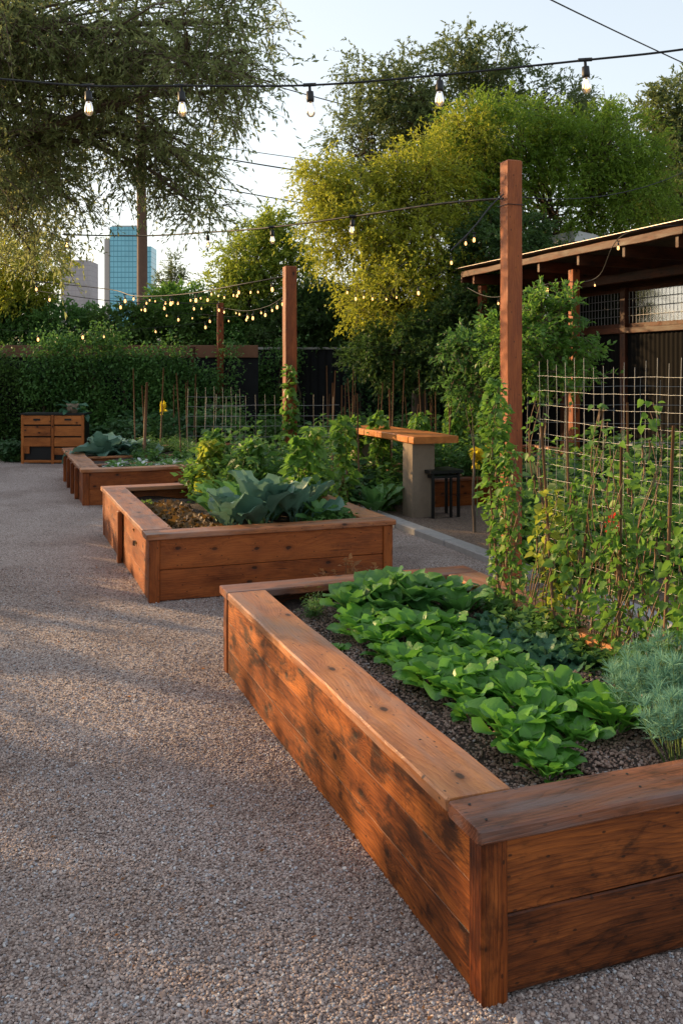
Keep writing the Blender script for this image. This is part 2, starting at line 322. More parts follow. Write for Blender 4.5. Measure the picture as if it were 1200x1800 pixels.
def soilmat():
    m,nt,out=newmat('soil'); pos=N(nt,'ShaderNodeNewGeometry').outputs['Position']
    f=noise(nt,pos,60,5,.7); col=ramp(nt,f,[(.3,(.022,.013,.009)),(.55,(.06,.037,.028)),(.75,(.14,.10,.08))])
    bp=N(nt,'ShaderNodeBump',{'Strength':1.0,'Distance':.02,'Height':f}).outputs[0]
    b=N(nt,'ShaderNodeBsdfPrincipled',{'Base Color':col,'Roughness':.9,'Normal':bp}); nt.links.new(b.outputs[0],out.inputs[0]); return m
M['soil']=soilmat()
def facade(name,c,line,sx,sz,metal=0,rough=.3,lw=.12):
    m,nt,out=newmat(name); p=N(nt,'ShaderNodeTexCoord').outputs['Object']; s=N(nt,'ShaderNodeSeparateXYZ',{0:p})
    xx=math_(nt,'ADD',s.outputs[0],s.outputs[1])
    fx=math_(nt,'LESS_THAN',math_(nt,'FRACT',math_(nt,'DIVIDE',xx,sx)),lw); fz=math_(nt,'LESS_THAN',math_(nt,'FRACT',math_(nt,'DIVIDE',s.outputs[2],sz)),lw*1.3)
    f=math_(nt,'MAXIMUM',fx,fz); n=noise(nt,p,.08,3,.6)
    cc=mix(nt,n,tuple(q*.7 for q in c),tuple(min(1,q*1.25) for q in c)); col=mix(nt,f,cc,line)
    b=N(nt,'ShaderNodeBsdfPrincipled',{'Base Color':col,'Roughness':rough,'Metallic':metal}); nt.links.new(b.outputs[0],out.inputs[0]); return m
M['tealglass']=facade('teal_curtain_wall',(.20,.52,.64),(.06,.24,.33),2.6,3.6,0,.25)  # lightened so the facade colour carries distance haze
M['pinkgrey']=facade('grey_tower_face',(.40,.35,.37),(.33,.29,.31),3.0,3.8,0,.7)  # haze in front of the far tower lightened into its face colour
M['towerside']=plain('tower_side',(.42,.37,.34),.7)

# ------------------------------------------------------------------ camera, sky, sun
cam=bpy.data.cameras.new('camera'); co=bpy.data.objects.new('camera',cam); C.objects.link(co); sc.camera=co
co.location=(0,0,CAMH); co.rotation_euler=(math.radians(90),0,0)
cam.sensor_fit='HORIZONTAL'; cam.sensor_width=36; cam.lens=F/1200*36; cam.shift_y=-250/1200; cam.clip_end=6000
SAZ, SEL = math.radians(-62), math.radians(13)      # azimuth from +Y, negative = left
sd=Vector((math.sin(SAZ)*math.cos(SEL),math.cos(SAZ)*math.cos(SEL),math.sin(SEL)))
sl=bpy.data.lights.new('sun','SUN'); so=bpy.data.objects.new('sun',sl); C.objects.link(so)
sl.energy=8.0; sl.angle=math.radians(.6); sl.color=(1,.66,.31); so.rotation_euler=sd.to_track_quat('Z','Y').to_euler(); so.location=(-20,10,12)
w=bpy.data.worlds.new('World'); sc.world=w; w.use_nodes=True; nt=w.node_tree; bg=nt.nodes['Background']
sky=nt.nodes.new('ShaderNodeTexSky'); sky.sky_type='NISHITA'; sky.sun_disc=False; sky.sun_elevation=SEL; sky.sun_rotation=SAZ
sky.air_density=1.0; sky.dust_density=1.6; sky.ozone_density=1.2
hs=N(nt,'ShaderNodeHueSaturation',{'Saturation':.80,'Color':sky.outputs[0]})
gm=N(nt,'ShaderNodeGamma',{'Color':hs.outputs[0],'Gamma':.50})
wm=mix(nt,1.0,gm.outputs[0],(1.0,.985,.965),'MULTIPLY')
nt.links.new(wm,bg.inputs[0]); bg.inputs[1].default_value=.62
sc.view_settings.view_transform='Standard'; sc.view_settings.look='None'; sc.view_settings.exposure=0; sc.view_settings.gamma=1
sc.cycles.max_bounces=6; sc.cycles.transparent_max_bounces=12; sc.cycles.use_adaptive_sampling=True
# ------------------------------------------------------------------ ground
def sheet(name,pts,z,mat,n=1):
    mb=MB(); v=[(x,y,z) for x,y in pts]; mb.add(v,np.array([list(range(len(v)))])); return tag(mb.build(name,mat),None,None,kind='structure')
sheet('ground',[(-3000,-200),(3000,-200),(3000,4000),(-3000,4000)],-.03,plain('far_ground',(.16,.13,.10),.9,nz=.3,nscale=.5))
def fbm(x,y):
    return .012*np.sin(x*1.7+y*.6+1)+.010*np.sin(y*2.3-x*1.1)+.006*np.sin(x*4.1+y*3.3)
gx=np.linspace(-14,9,116); gy=np.linspace(.3,24,120); X,Y=np.meshgrid(gx,gy)
P=np.stack([X,Y,fbm(X,Y)*.8],-1).reshape(-1,3); nx=len(gx)
q=[[j*nx+i,j*nx+i+1,(j+1)*nx+i+1,(j+1)*nx+i] for j in range(len(gy)-1) for i in range(nx-1)]
tag(MB().add(P,np.array(q),smooth=True).build('gravel_path',M['gravel']),None,None,kind='structure')
# darker gravel yard right of the kerb
def L2(p0,s,t): return (p0[0]+U[0]*s+V[0]*t, p0[1]+U[1]*s+V[1]*t)
K0=(2.9,4.75)
sheet('garden_ground',[L2(K0,.16,-2.4),L2(K0,7,-2.4),L2(K0,7,22),L2(K0,-2.6,22),L2(K0,-2.6,7.0),L2(K0,.16,6.8)],.030,M['dirtgravel'])

def stones(name,pts,size,mat,seed,flat=.6):
    r=np.random.RandomState(seed); n=len(pts)
    me=bpy.data.meshes.new(name); me.vertices.add(n); me.vertices.foreach_set('co',pts.ravel())
    for an,ty,ar,key in (('rc','FLOAT',r.rand(n),'value'),('sc','FLOAT_VECTOR',(size*r.uniform(.55,1.35,(n,1))*np.stack([r.uniform(.8,1.3,n),r.uniform(.7,1.1,n),r.uniform(flat-.15,flat+.2,n)],1)).ravel(),'vector'),('rt','FLOAT_VECTOR',(r.uniform(-1,1,(n,3))*np.array([.6,.6,3.14])).ravel(),'vector')):
        a=me.attributes.new(an,ty,'POINT'); a.data.foreach_set(key,ar)
    me.materials.append(mat); o=bpy.data.objects.new(name,me); C.objects.link(o)
    ng=bpy.data.node_groups.new(name,'GeometryNodeTree'); ng.interface.new_socket('Geometry',in_out='INPUT',socket_type='NodeSocketGeometry'); ng.interface.new_socket('Geometry',in_out='OUTPUT',socket_type='NodeSocketGeometry')
    gi=ng.nodes.new('NodeGroupInput'); go=ng.nodes.new('NodeGroupOutput'); ip=ng.nodes.new('GeometryNodeInstanceOnPoints'); ico=ng.nodes.new('GeometryNodeMeshIcoSphere'); ico.inputs['Radius'].default_value=1; ico.inputs['Subdivisions'].default_value=2
    sp=ng.nodes.new('GeometryNodeSetPosition'); nz=ng.nodes.new('ShaderNodeTexNoise'); nz.inputs['Scale'].default_value=1.1; vm=ng.nodes.new('ShaderNodeVectorMath'); vm.operation='SUBTRACT'; vm.inputs[1].default_value=(.5,.5,.5); vs=ng.nodes.new('ShaderNodeVectorMath'); vs.operation='SCALE'; vs.inputs['Scale'].default_value=1.3
    sm=ng.nodes.new('GeometryNodeSetMaterial'); sm.inputs['Material'].default_value=mat
    l=ng.links.new; l(nz.outputs['Color'],vm.inputs[0]); l(vm.outputs[0],vs.inputs[0]); l(ico.outputs['Mesh'],sp.inputs['Geometry']); l(vs.outputs[0],sp.inputs['Offset']); l(sp.outputs[0],sm.inputs['Geometry']); l(sm.outputs[0],ip.inputs['Instance'])
    m2p=ng.nodes.new('GeometryNodeMeshToPoints'); l(gi.outputs[0],m2p.inputs[0]); l(m2p.outputs[0],ip.inputs['Points'])
    for an,inp,dt in (('sc','Scale','FLOAT_VECTOR'),('rt','Rotation','FLOAT_VECTOR')):
        na=ng.nodes.new('GeometryNodeInputNamedAttribute'); na.data_type=dt; na.inputs['Name'].default_value=an; l(na.outputs[0],ip.inputs[inp])
    l(ip.outputs[0],go.inputs[0]); md=o.modifiers.new('scatter','NODES'); md.node_group=ng
    return o
# gravel stones you can see one by one near the viewer
def gravel_pts(n,y0,y1):
    y=y0+(y1-y0)*rs.rand(n)**1.25; x=rs.uniform(-.42,.42,n)*y*1.0
    x=np.where(rs.rand(n)<.5,x,rs.uniform(-.40,.40,n)*y)
    # keep out of bed one
    dx=x-.3985; dy=y-2.644; lx=dx*U[0]+dy*U[1]; ly=dx*V[0]+dy*V[1]
    k=~((lx>.02)&(ly>.02)&(ly<3.03)&(lx<1.6)); x=x[k];y=y[k]
    return np.stack([x,y,fbm(x,y)*.8+rs.uniform(-.002,.005,len(x))],1)
GP=np.concatenate([gravel_pts(110000,1.9,4.6),gravel_pts(90000,3.4,8.5)])
n=2600; y=2.1+2.2*rs.rand(n)**1.5; x=rs.uniform(-.4,.42,n)*y
dx=x-.3985; dy=y-2.644; k=~(((dx*U[0]+dy*U[1])>-.01)&((dx*V[0]+dy*V[1])>-.01)); k&=(rs.rand(n)<(.12+.88*(x>.3))); x=x[k]; y=y[k]
tag(stones('pebbles',np.stack([x,y,fbm(x,y)*.8+.004],1),.0085,M['stone'],13),'larger rounded pebbles among the gravel by the nearest bed corner','pebbles',kind='stuff')
tag(stones('gravel',GP,.0047,M['stone'],3),'loose pinkish grey gravel covering the path','gravel',kind='stuff')
# kerb
mb=MB(); 
for i in range(7):
    p=L2(K0,0,-1.0+i*1.22); mb.board((p[0],p[1],.02),V,U,1.21,.17,.11,.012,n=4,wob=.002)
tag(mb.build('kerb',M['kerb']),'pale concrete kerb edging the gravel path behind the nearest bed','kerb')

# ------------------------------------------------------------------ raised beds
BEDS={}
def bed(key,label,corner,W,L,H,planks,capw,posts_l,mats,capmats,soil_d=.12,cap_t=.045,divider=None,front_planks=2,group='raised wooden garden beds',wob=.0018,soil=True):
    side,frontm,cpost=mats
    r=thing('raised_bed',label,'raised bed',(corner[0],corner[1],0),TH,group)
    X=np.array([1.,0,0]);Yv=np.array([0,1.,0]);Zv=np.array([0,0,1.])
    pw=.085; h=H-cap_t
    def piece(nm,m,*a,**k): return MB().board(*a,**k).build(nm,m,r)
    for (px,py) in [(0,0),(W-pw,0),(0,L-pw),(W-pw,L-pw)]:
        piece('corner_post',cpost,(px+pw/2,py+pw/2,-.02),Zv,X,h+.02,pw,pw,.008,n=4,wob=.0015)
    for k in range(posts_l):
        yy=(k+1)*L/(posts_l+1); piece('side_post',cpost,(-.022,yy,-.02),Zv,Yv,h+.02,pw,.045,.006)
    for k in range(planks):   # long sides
        z0=h*k/planks; ph=h/planks-.0015
        piece('side_plank',side,(.026,pw+.002,z0+ph/2),Yv,Zv,L-2*pw-.004,ph,.038,.0015,n=10,wob=.0012)
        piece('side_plank',side,(W-.026,pw+.002,z0+ph/2),Yv,Zv,L-2*pw-.004,ph,.038,.005)
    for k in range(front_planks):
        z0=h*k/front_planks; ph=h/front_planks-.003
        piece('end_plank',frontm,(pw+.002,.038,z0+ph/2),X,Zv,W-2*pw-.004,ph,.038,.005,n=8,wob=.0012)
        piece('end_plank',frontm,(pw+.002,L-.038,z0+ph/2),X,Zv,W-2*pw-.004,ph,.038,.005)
    zc=H-cap_t/2; ov=.022
    # caps: front piece runs the full width, side pieces butt against it
    piece('cap_board',capmats[1],(-ov,-ov+capw*.45,zc-.001),X,-Yv,W+2*ov,capw*.9,cap_t,.007,n=30,wob=wob)
    piece('cap_board',capmats[0],(-ov+capw/2,-ov+capw*.9+.003,zc+.002),Yv,X,L+ov-capw*1.8,capw,cap_t,.007,n=44,wob=wob)
    piece('cap_board',capmats[0],(W+ov-capw/2,-ov+capw*.9+.003,zc+.001),Yv,X,L+ov-capw*1.8,capw,cap_t,.007,n=30,wob=wob)
    piece('cap_board',capmats[1],(-ov,L+ov-capw*.45,zc),X,-Yv,W+2*ov,capw*.9,cap_t,.007,n=20,wob=wob)
    if key==1:
        for (sx_,sy_) in ((.05,.03),(.05,.13),(.17,.25),(.05,.25),(.12,.62),(.03,1.1),(.16,1.45),(.05,1.9),(.15,2.4),(.04,2.75),(.6,.05),(.62,.14),(1.1,.05)):
            MB().lathe([(.0045,-.002),(.0045,.0012),(.002,.0004),(0,.0004)],(sx_-ov,sy_,H+.001),8).build('screw',M['black'],r)
    if divider:
        for dv in divider:
            piece('divider_board',capmats[0],(capw-ov,dv,H-.06),X,Yv,W-2*capw+2*ov,.07,.035,.005,n=6,wob=wob)
            piece('divider_board',side,(pw,dv,H-.16),X,Zv,W-2*pw,.15,.03,.005)
    if soil:
        n=40; xs=np.linspace(.045,W-.045,n); ys=np.linspace(.06,L-.06,n); A,B=np.meshgrid(xs,ys)
        Z=H-soil_d+.012*np.sin(A*9+B*3)+.012*np.sin(B*11-A*5)+rs.uniform(-.006,.006,A.shape)
        q=[[j*n+i,j*n+i+1,(j+1)*n+i+1,(j+1)*n+i] for j in range(n-1) for i in range(n-1)]
        MB().add(np.stack([A,B,Z],-1).reshape(-1,3),np.array(q),smooth=True).build('soil',M['soil'],r)
    BEDS[key]=(corner,W,L,H,soil_d); return r
def bp(key,x,y,z=None):
    c,W,L,H,sd_=BEDS[key]; p=np.array([c[0],c[1],0])+U*x+V*y; return (p[0],p[1],(H-sd_-.01) if z is None else z)
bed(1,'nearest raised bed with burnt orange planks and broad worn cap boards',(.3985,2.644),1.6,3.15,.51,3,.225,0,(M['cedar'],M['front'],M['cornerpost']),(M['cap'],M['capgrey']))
bed(2,'middle raised bed of knotty cedar holding the big blue-green collards',(-1.483,7.22),2.05,3.2,.53,3,.24,1,(M['cedar2'],M['cedar2'],M['cedar2']),(M['cap'],M['cap']),soil_d=.14)
bed(3,'raised bed with many side posts holding white-leaved plants, behind the collard bed',(-3.4,12.3),2.4,3.6,.49,2,.26,4,(M['cedar2'],M['cedar2'],M['cedar2']),(M['cap'],M['cap']),divider=[1.1,2.3],soil_d=.1,wob=.006)
bed(4,'farthest raised bed on the left, full of dark leafy greens',(-4.0,16.5),2.6,2.2,.45,2,.2,0,(M['cedar2'],M['cedar2'],M['cedar2']),(M['cap'],M['cap']))
bed(5,'reddish raised bed behind the black stool',(1.12,12.0),1.9,2.0,.40,2,.16,0,(M['cedar2'],M['cedar2'],M['cedar2']),(M['capgrey'],M['capgrey']))
bed(6,'raised bed seen through the wire trellis, teal crate beside it',(3.1,10.4),2.3,2.4,.42,2,.16,0,(M['cedar2'],M['cedar2'],M['cedar2']),(M['cap'],M['cap']))
bed(7,'small low bed beyond the trellis, beside the tall centre post',(2.55,13.1),1.2,1.6,.6,3,.12,0,(M['cedar2'],M['cedar2'],M['cedar2']),(M['cap'],M['cap']))
# soil crumbs bed one
n=26000; lx=rs.uniform(.12,1.5,n); ly=rs.uniform(.10,2.95,n)
pp=np.array([.3985,2.644,0])[None]+lx[:,None]*U+ly[:,None]*V; pp[:,2]=.392+.012*np.sin(lx*9+ly*3)+.012*np.sin(ly*11-lx*5)+rs.uniform(-.001,.005,n)
tag(stones('mulch',pp,.0058,M['soilstone'],5),'dark reddish crumbly mulch in the nearest bed','mulch',kind='stuff')

# ------------------------------------------------------------------ leaves & plants
SL_V=[(0,0,0),(.42,.5,.10),(1,0,-.04),(.42,-.5,.10)]; SL_F=[(0,1,2,3)]
FL_V=[(0,0,0),(.35,.5,.12),(.75,.33,.05),(1,0,-.08),(.75,-.33,.05),(.35,-.5,.12),(.5,0,-.02)]; FL_F=[(0,6,1,0)]
HL_V=[(0,0,0),(-.06,.28,.06),(.22,.52,.10),(.62,.34,.04),(1,0,-.15),(.62,-.34,.04),(.22,-.52,.10),(-.06,-.28,.06),(.45,0,-.06)]
HL_F=[(0,8,2,1),(8,4,3,2),(0,7,6,8),(8,6,5,4)]
ML_V=[(0,0,0),(.4,.5,.12),(1,0,-.06),(.4,-.5,.12),(.5,0,-.02)]; ML_F=[(0,4,2,1),(0,3,2,4)]
def orient(d,r):
    """axes for leaves pointing along d, face tending upward"""
    n=len(d); up=np.array([0,0,1.])+r.normal(0,.55,(n,3)); Yx=norm(np.cross(up,d)); Z=np.cross(d,Yx); return norm(d),Yx,Z
def scatter_leaves(mb,pos,d,size,wr,t,tmpl='S',mi=0,r=rs):
    X,Yx,Z=orient(norm(d),r); tv,tf={'S':(SL_V,SL_F),'H':(HL_V,HL_F),'M':(ML_V,ML_F)}[tmpl]
    s=np.stack([size,size*wr,size],1); mb.many(tv,tf,pos,X,Yx,Z,s,t,mi,smooth=(tmpl!='S'))
def blob_pts(r,c,rad,n,shell=.5):
    d=norm(r.normal(0,1,(n,3))); q=(shell+(1-shell)*r.rand(n)**.7)[:,None]; return np.array(c)+d*q*np.array(rad), d
def crown(seed,blobs,clumps,twigs,lpt,tl,ls,wr,leaf,twig,droop=.3,tmpl='S',spread=1.0,shell=.5,cr=.0):
    """blobs: [(centre, radii, share)]; returns leaf mesh builder, twig builder, clump centres by blob"""
    r=np.random.RandomState(seed); lb=MB(); tb=MB(); cs=[]
    tot=sum(b[2] for b in blobs)
    for (c,rad,sh) in blobs:
        nc=max(3,int(clumps*sh/tot)); pc,dc=blob_pts(r,c,rad,nc,shell); cs.append(pc)
        ct=r.uniform(.15,.85,nc)
        T=nc*twigs; st=np.repeat(pc,twigs,0)+r.normal(0,cr if cr else tl*.25,(T,3)); dd=norm(np.repeat(dc,twigs,0)*.7+r.normal(0,.75*spread,(T,3)))
        Ln=tl*r.uniform(.5,1.3,T); s=(np.arange(lpt)+.5)/lpt
        ss=np.clip(s[None]+r.normal(0,.06,(T,lpt)),0.02,1)
        pos=st[:,None]+dd[:,None]*(ss*Ln[:,None])[:,:,None]; pos[:,:,2]-=droop*(ss**2)*Ln[:,None]
        dl=np.repeat(dd[:,None],lpt,1)+r.normal(0,.55,(T,lpt,3)); dl[:,:,2]-=droop*ss*1.2
        tt=np.clip(np.repeat(np.repeat(ct,twigs)[:,None],lpt,1)+r.normal(0,.16,(T,lpt)),0,1)
        scatter_leaves(lb,pos.reshape(-1,3),dl.reshape(-1,3),ls*r.uniform(.6,1.3,T*lpt),wr,tt.ravel(),tmpl,r=r)
        if twig:
            k=r.rand(T)<twig
            for i in np.where(k)[0]:
                e=st[i]+dd[i]*Ln[i]; m_=(st[i]+e)/2; e=e.copy(); e[2]-=droop*Ln[i]; m_=m_.copy(); m_[2]-=droop*.25*Ln[i]
                tb.tube([st[i],m_,e],[ls*.05+.002,ls*.04+.0015,.0012],3,cap=False)
    return lb,tb,cs
def limb(tb,a,b,r0,r1,rr,n=7,wig=.08,k=6):
    a=np.array(a,float);b=np.array(b,float); L=np.linalg.norm(b-a); ts=np.linspace(0,1,n)
    p=a+(b-a)*ts[:,None]; off=rr.normal(0,wig*L/n**.5,(n,3)); off=np.cumsum(off,0)*.4*np.sin(ts*math.pi)[:,None]; p=p+off; p[:,2]+=np.sin(ts*math.pi)*L*.06
    tb.tube(p,np.linspace(r0,r1,n),k); return p
def tree(name,label,cat,base,fork_h,tr,blobs,clumps,twigs,lpt,tl,ls,wr,mat,seed,droop=.3,tmpl='S',twig=.1,group=None,bark='bark',shell=.5,spread=1.0,fork=None,nsub=.5,cr=0,tr_to=None):
    r=np.random.RandomState(seed+99)
    lb,tb,cs=crown(seed,blobs,clumps,twigs,lpt,tl,ls,wr,mat,twig,droop,tmpl,spread,shell,cr)
    o=thing(name,label,cat,base,0,group); base=np.array(base,float)
    fk=base+np.array([0,0,fork_h]) if fork is None else np.array(fork,float)
    limb(tb,base,fk,tr,tr*.7,r,8,.05,8)
    for (b,pc) in zip(blobs,cs):
        c=np.array(b[0],float); p=limb(tb,fk,c,tr*.36,tr*.10,r,8,.16,6)
        for i in range(int(len(pc)*nsub)):
            a=p[r.randint(4,8)]; limb(tb,a,pc[i],tr*.10+.003,.004,r,5,.12,4)
    tr_=tb.build('trunk',M[bark],o); cr_=lb.build('crown',mat,o)
    for q_ in (tr_,cr_): q_.location=(-base[0],-base[1],-base[2])
    return o

# broad leaf as a curved grid
def broadleaf(L,W,a0,curl,petiole=.35,fold=.25,wave=.0,nl=9,nw=5,seed=0,blunt=.8,twist=0):
    r=np.random.RandomState(seed); v=[]; s=np.linspace(0,1,nl); ds=1/(nl-1); x=z=0.; a=a0
    for i,si in enumerate(s):
        if i: a=a0-curl*si**1.4; x+=math.cos(a)*ds*L; z+=math.sin(a)*ds*L
        if si<=petiole: wd=.035*L+.004*(1-si)
        else:
            q=(si-petiole)/(1-petiole); wd=W*max(.0,math.sin(math.pi*min(1,q**blunt*.90+.06)))**.55
            if i==nl-1: wd=W*.30
        for j in range(nw):
            c=(j/(nw-1)-.5); h=abs(c)*2
            wv=wave*W*math.sin(i*2.3+seed+j*1.0)*h
            up=fold*wd*h*.5+wv; tw=twist*si
            yy=c*wd; v.append((x-math.sin(a)*up, yy*math.cos(tw), z+math.cos(a)*up+yy*math.sin(tw)))
    q=[[i*nw+j,i*nw+j+1,(i+1)*nw+j+1,(i+1)*nw+j] for i in range(nl-1) for j in range(nw-1)]
    return np.array(v),np.array(q)
def rosette(seed,n,L,W,el0,el1,curl,petiole=.35,fold=.3,wave=.02,r0=.02,tint=(.2,.9),blunt=.8,nl=9,nw=5,lift=0.0):
    r=np.random.RandomState(seed); mb=MB()
    for i in range(n):
        f=i/(n-1); ang=i*2.399+r.uniform(-.3,.3); el=el1+(el0-el1)*f+r.uniform(-.1,.1); l=L*(1-.35*f)*r.uniform(.8,1.15)
        v,q=broadleaf(l,W*l/L*r.uniform(.85,1.15),el,curl*r.uniform(.6,1.4),petiole*r.uniform(.8,1.15),fold*r.uniform(.5,1.5),wave,nl,nw,seed*31+i,blunt,r.uniform(-.5,.5))
        ca,sa=math.cos(ang),math.sin(ang); v=np.stack([v[:,0]*ca-v[:,1]*sa+ca*r0,v[:,0]*sa+v[:,1]*ca+sa*r0,v[:,2]+lift*f],1)
        rib=np.tile((np.arange(nw)==nw//2)*.3,nl)+r.normal(0,.04,nl*nw); mb.add(v,q,t=np.clip(tint[0]+(tint[1]-tint[0])*(f*.6+.4*r.rand())+rib,0,1),smooth=True)
    return mb
def stemmy(seed,n,h,sp,rr=.004):
    r=np.random.RandomState(seed); mb=MB()
    for i in range(n):
        a=r.uniform(0,6.28); e=np.array([math.cos(a)*sp*r.rand(),math.sin(a)*sp*r.rand(),h*r.uniform(.6,1)])
        mb.tube([(0,0,-.02),e*.5+r.normal(0,.02,3)*[1,1,0],e],[rr,rr*.8,rr*.4],4)
    return mb
P_spin=Proto('leafy_green','leafy green',[[('leaves',rosette(s,23,.175,.090,1.45,.72,.9,.45,.45,.05,tint=(.1,1),blunt=.85),M['spin']),('stem',stemmy(s,5,.07,.02),M['gstem'])] for s in (1,2,3,4,5)])
P_chard=Proto('chard','chard',[[('leaves',rosette(s,14,.34,.15,1.45,.8,.8,.38,.4,.07,tint=(.1,.9)),M['chard']),('stem',stemmy(s,5,.1,.03),M['gstem'])] for s in (11,12,13)])
P_kale=Proto('kale','kale',[[('leaves',rosette(s,16,.24,.12,1.3,.3,1.2,.25,.5,.16,tint=(.1,.9),nl=11,nw=7),M['kale']),('stem',stemmy(s,3,.08,.02),M['gstem'])] for s in (21,22,23)])
P_coll=Proto('collard','collard',[[('leaves',rosette(s,12,.46,.235,1.5,.85,.62,.38,.45,.07,r0=.03,tint=(.05,.8),nl=12,nw=7,lift=.10,blunt=.95),M['collard']),('stem',stemmy(s,4,.18,.03,.011),M['gstem'])] for s in (31,32,33)])
P_collg=Proto('collard','collard',[[('leaves',rosette(s,14,.46,.19,1.4,.8,.6,.36,.3,.05,r0=.03,tint=(.1,.95),nl=11,nw=6,lift=.06),M['collardg']),('stem',stemmy(s,4,.18,.03,.010),M['gstem'])] for s in (36,37)])
P_lett=Proto('lettuce','lettuce',[[('leaves',rosette(s,22,.17,.10,1.3,.2,1.0,.15,.4,.16,tint=(.1,.9)),M['lettuce'])] for s in (41,42,43)])
P_cabb=Proto('cabbage','cabbage',[[('leaves',rosette(s,18,.44,.30,1.3,.3,.9,.2,.3,.09,tint=(.2,1),nl=10,nw=6),M['collard'])] for s in (51,52)])
P_white=Proto('white_leaved_plant','plant',[[('leaves',rosette(s,18,.16,.07,1.3,.35,1.1,.2,.2,.06,tint=(.2,.9)),M['white_leaf']),('foliage',rosette(s+3,16,.20,.06,1.3,.3,1.1,.3,.3,.06),M['bushg'])] for s in (56,57,58)])
P_lime=Proto('lime_lettuce','lettuce',[[('leaves',rosette(s,16,.17,.09,1.3,.3,1.2,.3,.4,.1,tint=(.1,.9)),M['limeleaf'])] for s in (61,62)])
def feather(seed):
    r=np.random.RandomState(seed); mb=MB(); st=MB()
    # each whorl: a short stem bearing fine thread leaves
    nst=26
    for k in range(nst):
        a=r.uniform(0,6.28); rad=r.rand()**.6*.17; top=np.array([math.cos(a)*rad,math.sin(a)*rad,.14+.15*(1-(rad/.2)**2)+r.uniform(-.03,.02)]); b=top*np.array([.4,.4,0])
        st.tube([b,(b+top)/2+r.normal(0,.01,3),top],[.0025,.002,.0015],3,cap=False)
        for lev in range(3):
            c=b+(top-b)*(1-.20*lev); n=26; an=r.uniform(0,6.28,n); el=r.uniform(-.3,1.1,n) if lev else r.uniform(.0,1.45,n)
            d=np.stack([np.cos(an)*np.cos(el),np.sin(an)*np.cos(el),np.sin(el)],1)
            X,Yx,Z=orient(d,r); s=r.uniform(.042,.066,n)
            mb.many([(0,-.018,0),(.55,-.028,.04),(1,0,-.02),(.55,.028,.04),(0,.018,0)],[(0,1,2,3,4)],np.repeat(c[None],n,0),X,Yx,Z,np.stack([s,s*.75,s],1),np.clip(r.normal(.5+.12*(2-lev),.2,n),0,1))
    return [('leaves',mb,M['artem']),('stem',st,M['gstem'])]
P_fea=Proto('silver_feathery_plant','plant',[feather(71),feather(72)])
def bush(seed,h,rad,n,ls,wr,mat,tm='M',stem='gstem',tall=1.0):
    r=np.random.RandomState(seed); mb=MB(); st=MB(); ns=max(6,n//22)
    for k in range(ns):
        a=r.uniform(0,6.28); q=r.rand()**.5*rad; top=np.array([math.cos(a)*q,math.sin(a)*q,h*r.uniform(.45,1)*(1-.35*(q/rad)**2)]); mid=top*[.35,.35,.5]+r.normal(0,.02,3)
        st.tube([(0,0,-.02),mid,top],[.005,.004,.002],4,cap=False)
        m=n//ns; s=r.uniform(.15,1.03,m); P=np.where(s[:,None]<.5,mid*s[:,None]*2,mid+(top-mid)*(s[:,None]-.5)*2)+r.normal(0,ls*.45,(m,3)); P[:,2]=np.maximum(P[:,2],.01)
        an=r.uniform(0,6.28,m); d=np.stack([np.cos(an),np.sin(an),r.uniform(-.6,.8,m)],1)
        scatter_leaves(mb,P,d,ls*r.uniform(.6,1.25,m),wr,np.clip(r.normal(.5,.22,m)+.2*(s-.6),0,1),tm,r=r)
    return [('leaves',mb,mat),('stem',st,M[stem])]
P_b1=Proto('leafy_bush','bush',[bush(s,.75,.32,520,.085,.55,M['bushg']) for s in (81,82,83)])
P_b2=Proto('leafy_bush','bush',[bush(s,.6,.32,480,.10,.7,M['bushd'],'H') for s in (84,85)])
P_b3=Proto('pepper_plant','plant',[bush(s,.7,.24,300,.10,.45,M['vine']) for s in (86,87)])
P_grass=Proto('herb_tuft','herb',[bush(s,.35,.25,600,.09,.12,M['bushg'],'S') for s in (88,89)])
P_low=Proto('leafy_herb','herb',[bush(s,.22,.2,260,.055,.7,M['bushg']) for s in (90,91)])
def vine(seed,h,rad,n,ls,mat,hang=.0,stemmat='vstem',tmpl='H',lean=(0,0),mid=.5,pods=0):
    r=np.random.RandomState(seed); mb=MB(); st=MB()
    for k in range(4):
        ph=r.uniform(0,6.28); zz=np.linspace(0,h*r.uniform(.75,1),14); rr=.028+rad*.3*r.rand()
        pts=[(lean[0]*z/h+rr*math.cos(z*7+ph),lean[1]*z/h+rr*math.sin(z*7+ph),z) for z in zz]; st.tube(pts,np.linspace(.004,.002,14),4,cap=False)
    z=h*r.beta(1.3,1.1,n); w=rad*(.45+.55*np.sin(z/h*math.pi))*r.rand(n)**.5*(.75+.25*np.sin(z*13+seed)); a=r.uniform(0,6.28,n)
    P=np.stack([lean[0]*z/h+w*np.cos(a),lean[1]*z/h+w*np.sin(a),z+.02],1); d=np.stack([np.cos(a),np.sin(a),r.uniform(-1.2,.2,n)],1)+r.normal(0,.35,(n,3))
    scatter_leaves(mb,P,d,ls*r.uniform(.5,1.3,n),.85,np.clip(r.normal(.5,.24,n),0,1),tmpl,r=r)
    for k in range(pods):
        i=r.randint(n); p=P[i]; st.tube([p,p+[0.005,0,-.04],p+[.0,0.01,-.1]],[.003,.005,.002],4)
    return [('leaves',mb,mat),('stem',st,M[stemmat])]

